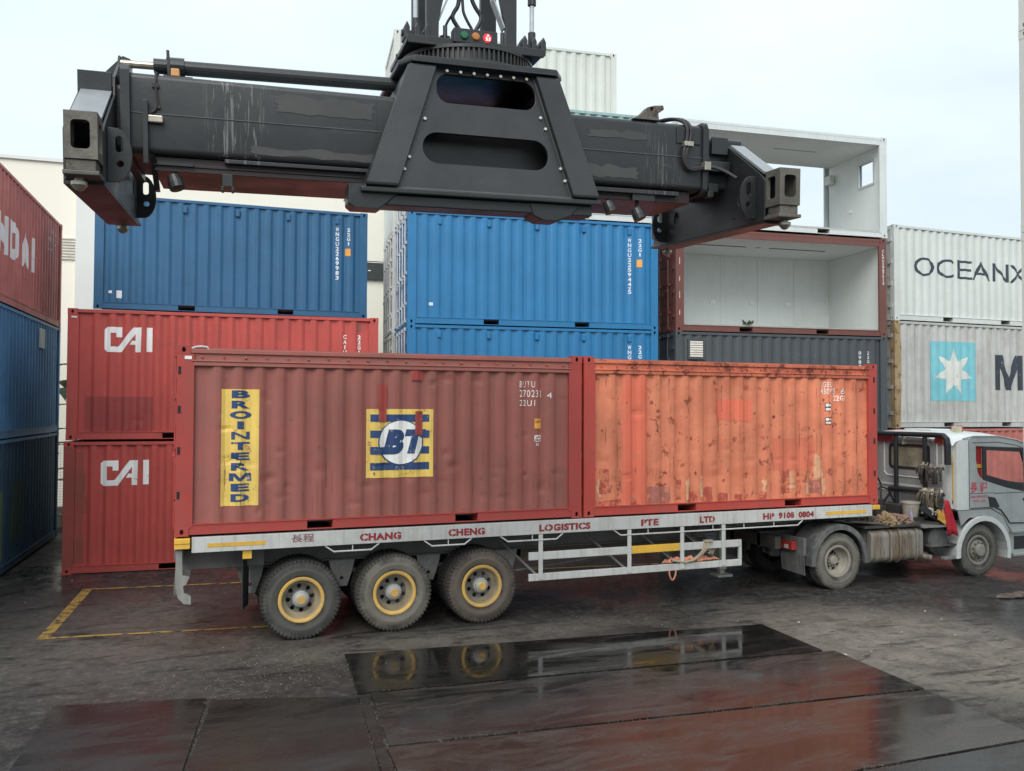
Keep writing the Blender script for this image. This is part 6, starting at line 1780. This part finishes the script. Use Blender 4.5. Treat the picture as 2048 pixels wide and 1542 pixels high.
hgt = g.math('ADD', g.math('MULTIPLY', nC, 0.6), g.math('MULTIPLY', nD, 0.4))
bstr = g.n('Mix', {0: dry, 2: g.rng(pud, 0, 1, 0.12, 0.6), 3: 0.8}, data_type='FLOAT').outputs[0]
g.bsdf(c, rgh)
pb = [n for n in g.t.nodes if n.type == 'BSDF_PRINCIPLED'][0]
bm_ = g.n('Bump', {'Height': hgt, 'Strength': bstr, 'Distance': 0.012})
g.t.links.new(bm_.outputs[0], pb.inputs['Normal'])
pb.inputs['Specular IOR Level'].default_value = 0.28
gr = obj('ground', MB().add([(-250, -250, 0), (250, -250, 0), (250, 250, 0), (-250, 250, 0)], [(0, 1, 2, 3)]).mesh('ground', fix=False), g.m)
gr['kind'] = 'structure'
ym = worn_print('worn_yellow_line', (0.40, 0.25, 0.05), (0.06, 0.055, 0.05), 1.1, 0.5)
def strip(p, q, wd, z=0.004):
    p, q = Vector((p[0], p[1], z)), Vector((q[0], q[1], z))
    d = (q - p).normalized()
    n = Vector((-d.y, d.x, 0)) * wd / 2
    return [p - n, q - n, q + n, p + n]
for a, b, wd in (((-1.72, 1.24), (-1.50, 4.60), 0.16), ((-1.63, 1.28), (2.2, 0.76), 0.085), ((-1.58, 4.62), (13.0, 2.9), 0.085)):
    o = obj('yellow_line', MB().add(strip(a, b, wd, 0.004 if wd > 0.1 else 0.0055), [(0, 1, 2, 3)]).mesh('yellow_line', fix=False), ym)
    o['kind'] = 'structure'
# steel plates
def plate_mat(name, dark, light, mud, mudamt, r0, r1):
    sp = NT(name)
    v = sp.coords()
    n1 = sp.noise(v, 0.7, 7, 0.6, 0.6)
    n2 = sp.noise(sp.scalev(v, 0.5, 1.8, 1), 1.6, 10, 0.72, 0.8)
    n3 = sp.noise(v, 14, 8, 0.7)
    n4 = sp.noise(v, 3.5, 8, 0.7, 0.5)
    c = sp.mix(sp.rng(n1, 0.3, 0.7), dark, light)
    mk = sp.rng(n2, 0.44, 0.66, 0, mudamt)
    c = sp.mix(mk, c, mud)
    c = sp.mix(sp.rng(n3, 0.60, 0.70, 0, 0.45), c, [x * 1.7 for x in mud])
    c = sp.mix(sp.rng(n4, 0.60, 0.68, 0, 0.5), c, [x * 0.5 for x in dark])
    rr = sp.math('ADD', sp.rng(n1, 0.35, 0.65, r0, r1), sp.rng(n2, 0.46, 0.70, 0.0, 0.32))
    return sp.bsdf(c, rr, bump=sp.noise(v, 5, 5), bstr=0.05, bdist=0.01, Specular_IOR_Level=0.5)
PM = [plate_mat('mirror_wet_plate', (0.008, 0.0078, 0.0075), (0.016, 0.015, 0.014), (0.035, 0.031, 0.028), 0.45, 0.03, 0.08),
      plate_mat('streaked_wet_plate', (0.008, 0.0078, 0.0076), (0.017, 0.0155, 0.015), (0.056, 0.053, 0.049), 0.7, 0.07, 0.2),
      plate_mat('muddy_wet_plate', (0.014, 0.0115, 0.0105), (0.030, 0.025, 0.022), (0.066, 0.056, 0.049), 0.7, 0.08, 0.18),
      plate_mat('dark_damp_plate', (0.009, 0.0088, 0.0084), (0.018, 0.0175, 0.0165), (0.036, 0.034, 0.031), 0.5, 0.14, 0.30)]
PL = [
    ([(2.12, -1.0), (8.29, -1.63), (8.2, -3.03), (2.0, -2.56)], 'wet steel plate nearest the trailer wheels, mirroring two of them'),
    ([(2.14, -2.63), (8.33, -3.12), (8.22, -4.70), (2.01, -4.15)], 'wet steel plate in the middle of the row of three long plates'),
    ([(1.98, -4.20), (8.2, -4.75), (8.13, -6.20), (1.9, -6.1)], 'wet steel plate reflecting the red containers, third from the trailer'),
    ([(2.2, -6.14), (8.1, -6.25), (8.1, -7.7), (2.2, -7.7)], 'steel plate cut off by the lower right corner of the picture'),
    ([(0.44, -2.21), (1.97, -2.67), (1.80, -4.75), (0.10, -4.75)], 'dark steel plate between the left plate and the narrow strip'),
    ([(1.99, -2.66), (2.10, -2.64), (1.97, -4.16), (1.92, -4.75), (1.82, -4.75)], 'narrow steel strip between the short and the long plates'),
    ([(-1.17, -1.83), (0.39, -2.15), (0.07, -4.75), (-1.38, -4.75)], 'steel plate nearest the left edge with a dull red reflection'),
]
for (pts, lab), pmi in zip(PL, (0, 1, 2, 3, 3, 3, 3)):
    o = obj('steel_plate', MB().plate(pts, [], (0, 0, 0.004), (1, 0, 0), (0, 1, 0), (0, 0, 0.022)), PM[pmi], None, 0.003)
    tag(o, lab, 'steel plate', 'steel plates on the yard')
# grit and litter
rnd = random.Random(21)
def scatter(name, n, box_, smin, smax, mat, seed_):
    rr_ = random.Random(seed_)
    mb = MB()
    for i in range(n):
        b_ = rr_.choice(box_)
        x, y = rr_.gauss((b_[0] + b_[1]) / 2, (b_[1] - b_[0]) / 4), rr_.gauss((b_[2] + b_[3]) / 2, (b_[3] - b_[2]) / 4)
        s_ = rr_.uniform(smin, smax)
        z = 0.0
        pts = [(x + rr_.uniform(-1, 1) * s_, y + rr_.uniform(-1, 1) * s_, z + rr_.uniform(0, 0.7) * s_) for _ in range(6)]
        mb.add(pts, [(0, 1, 2), (0, 2, 3), (0, 3, 4), (0, 4, 5), (1, 2, 5), (2, 3, 5), (3, 4, 5), (1, 3, 4)])
    o = obj(name, mb.mesh(name), mat)
    o['kind'] = 'stuff'
    return o
scatter('grit', 1500, [(-0.4, 2.2, -2.2, -1.2), (0.6, 2.4, -1.9, -0.2), (2, 8, -1.0, -0.5), (8.2, 10.5, -5, -1)], 0.004, 0.015, plain('grit_stone', (0.17, 0.15, 0.125), 0.9, var=0.5), 3)
scatter('litter', 70, [(-1.8, 2, -2, 5), (2, 12, -1.2, 4), (8, 12, -5, -1), (-2.6, -1.5, 0, 9)], 0.008, 0.028, plain('pale_litter', (0.40, 0.38, 0.35), 0.8), 4)
o = crumple('cardboard', 13.3, 14.5, -1.7, -1.35, 0.012, 0.075, plain('wet_cardboard', (0.15, 0.11, 0.09), 0.9, var=0.5, scale=5), 5.0)
tag(o, 'crumpled soaked cardboard on the wet ground at the right edge', 'cardboard')

rr_ = random.Random(8)
mb = MB()
for pts_, _lab in PL:
    m_ = len(pts_)
    for i in range(m_):
        a_, b_ = Vector(pts_[i]), Vector(pts_[(i + 1) % m_])
        ln = (b_ - a_).length
        for k in range(int(ln * 90)):
            t_ = rr_.random()
            if noise.noise(Vector((t_ * ln * 1.3, i * 3.1, pts_[0][0]))) < -0.05:
                continue
            p_ = a_.lerp(b_, t_) + Vector((rr_.gauss(0, 0.016), rr_.gauss(0, 0.016)))
            s_ = rr_.uniform(0.002, 0.0075) * (1.6 if rr_.random() < 0.06 else 1)
            q_ = [(p_.x + rr_.uniform(-1.6, 1.6) * s_, p_.y + rr_.uniform(-1, 1) * s_, rr_.uniform(0.02, 0.026 + 0.5 * s_)) for _ in range(5)]
            mb.add(q_, [(0, 1, 2), (0, 2, 3), (0, 3, 4), (1, 2, 4), (2, 3, 4)])
o = obj('grit', mb.mesh('grit', fix=False), plain('seam_grit', (0.10, 0.092, 0.08), 0.9, var=0.5))
o['kind'] = 'stuff'

# ------------------------------------------------------------------ white building, fence and plants beyond the left stack
W_ = thing('white_building', 'cream white blank walled building behind the containers on the left', 'building', (0, 15.0, 0), -0.05)
wm = NT('cream_render')
v = wm.coords(False)
n1 = wm.noise(v, 0.25, 4)
st = wm.noise(wm.scalev(v, 3, 3, 0.15), 1.5, 4)
c = wm.mix(wm.rng(n1, 0.3, 0.7), (0.80, 0.77, 0.66), (0.84, 0.81, 0.71))
c = wm.mix(wm.rng(st, 0.6, 0.8, 0, 0.18), c, (0.6, 0.57, 0.48))
wm.bsdf(c, 0.8)
wm2 = plain('grey_white_render', (0.70, 0.71, 0.68), 0.8, var=0.04, scale=0.6, bump=0.02)
obj('wall', MB().box(-40, -3.02, 0.35, 9, -0.02, 10.45), wm.m, W_)
obj('wall', MB().box(-3.018, -1.9, 0.0, 9, -0.02, 10.4), wm2, W_)
obj('wall', MB().box(-1.898, 9.0, 0.35, 9, -0.02, 10.35), wm.m, W_)
obj('parapet', MB().box(-40, 9.05, 0.28, 9.05, 10.452, 10.55), wm2, W_)
for k_ in range(8):
    obj('louvre_slat', cached('lslat', lambda: MB().box(-0.55, 0.0, 0.30, 0.349, -0.02, 0.02).mesh('louvre_slat')), plain('louvre_grey', (0.62, 0.6, 0.54), 0.7) if k_ == 0 else bpy.data.materials['louvre_grey'], W_).location = (-3.06, 0, 7.62 + k_ * 0.085)
obj('wall_sign', MB().box(5.3, 6.3, 0.25, 0.349, 7.45, 8.05), plain('dark_sign', (0.035, 0.045, 0.045), 0.5), W_)
obj('sign_mark', MB().box(5.53, 5.62, 0.245, 0.2495, 7.72, 7.75).box(5.35, 6.25, 0.245, 0.2495, 8.0, 8.02), M['p_disc'], W_)
Fn = thing('wire_fence', 'wire fence in front of the cream building, in the gap beside the left stack', 'fence', (0, 13.3, 0))
fm = plain('fence_steel', (0.3, 0.29, 0.25), 0.5)
for x in (-5.2, -3.2, -1.2):
    obj('post', cached('fpost', lambda: MB().cyl((0, 0, 0), (0, 0, 2.4), 0.04, 8).mesh('post')), fm, Fn).location = (x, 0, 0)
for z in (0.35, 1.3, 2.3):
    obj('rail', cached('frail', lambda: MB().cyl((-5.2, 0, 0), (-1.2, 0, 0), 0.025, 8).mesh('rail')), fm, Fn).location = (0, 0, z)
mb = MB()
for i in range(60):
    x = -5.2 + i * 0.0667
    mb.bar((x, 0, 0.35), (x + 0.0, 0, 2.3), 0.006, 0.006)
for i in range(26):
    mb.bar((-5.2, 0.004, 0.4 + i * 0.073), (-1.2, 0.004, 0.4 + i * 0.073), 0.006, 0.006)
obj('wire_mesh', mb.mesh('wire_mesh', fix=False), fm, Fn, kind='stuff')
obj('low_wall', MB().box(-6, -0.5, 0.15, 0.35, 0, 0.55), plain('pinkish_low_wall', (0.42, 0.33, 0.26), 0.8), Fn)
lg = plain('dusty_green_leaf', (0.035, 0.075, 0.028), 0.55, var=0.4)
Pt = thing('banana_plant', 'broad leaved green plant in the gap between the left stack and the brick red pair', 'plant', (-3.15, 12.6, 0))
obj('stem', MB().tube([(0, 0, 0), (0.05, 0, 1.6), (0.0, 0.05, 3.6)], [0.09, 0.075, 0.04], 8), plain('green_stem', (0.09, 0.11, 0.045), 0.7), Pt)
rnd = random.Random(31)
for i in range(15):
    z0 = 1.6 + i * 0.21
    a = i * 2.4
    ln = rnd.uniform(0.7, 1.15)
    wd = rnd.uniform(0.12, 0.2)
    vs_, fs = [], []
    for k_ in range(7):
        tt = k_ / 6
        c_ = Vector((0.02 + math.cos(a) * ln * tt, math.sin(a) * ln * tt, z0 + 0.45 * tt - 0.75 * tt * tt))
        n_ = Vector((-math.sin(a), math.cos(a), 0)) * wd * math.sin(math.pi * min(1, 0.08 + tt * 0.92))
        vs_ += [c_ - n_, c_ + Vector((0, 0, -0.03)), c_ + n_]
    for k_ in range(6):
        for q in range(2):
            fs.append((k_ * 3 + q, k_ * 3 + q + 1, k_ * 3 + q + 4, k_ * 3 + q + 3))
    me = MB().add(vs_, fs).mesh('leaf', 60, fix=False)
    obj('leaf', me, lg, Pt)
we = MB()
rnd = random.Random(77)
for i in range(26):
    a = rnd.uniform(0, 6.28)
    c_ = Vector((2.0 + rnd.uniform(-0.08, 0.08), 0.05 + rnd.uniform(-0.05, 0.05), 0.2))
    e_ = c_ + Vector((math.cos(a) * 0.1, math.sin(a) * 0.1, rnd.uniform(0.05, 0.16)))
    n_ = Vector((-math.sin(a), math.cos(a), 0)) * 0.025
    we.add([c_, (c_ + e_) / 2 - n_, e_, (c_ + e_) / 2 + n_], [(0, 1, 2, 3)])
wo = obj('weed', we.mesh('weed', fix=False), lg)
wo.matrix_world = Matrix.Translation((11.3089, 5.6126, 5.1807)) @ Matrix.Rotation(-0.1137, 4, 'Z')
tag(wo, 'small green weed growing on the floor edge of the open sided brown container', 'weed')

# ------------------------------------------------------------------ pale stack at the right edge, beside the lifting machine
vd = fw + rt2 * ((2039.5 - 1024) / 1681.33) - up2 * ((300 - 771) / 1681.33)
pc = CAM + vd * 12.05
for lev in range(4):
    container(('pale container at the foot of the stack on the extreme right edge', 'pale container second from the ground on the extreme right edge', 'pale container below the visible joint on the extreme right edge', 'pale container above the visible joint on the extreme right edge')[lev], (pc.x, pc.y, lev * 2.905), R(-90), (M['beige'],) * 3, h=HC, group='pale containers at the extreme right edge', left_end='plain', dent=0.001)
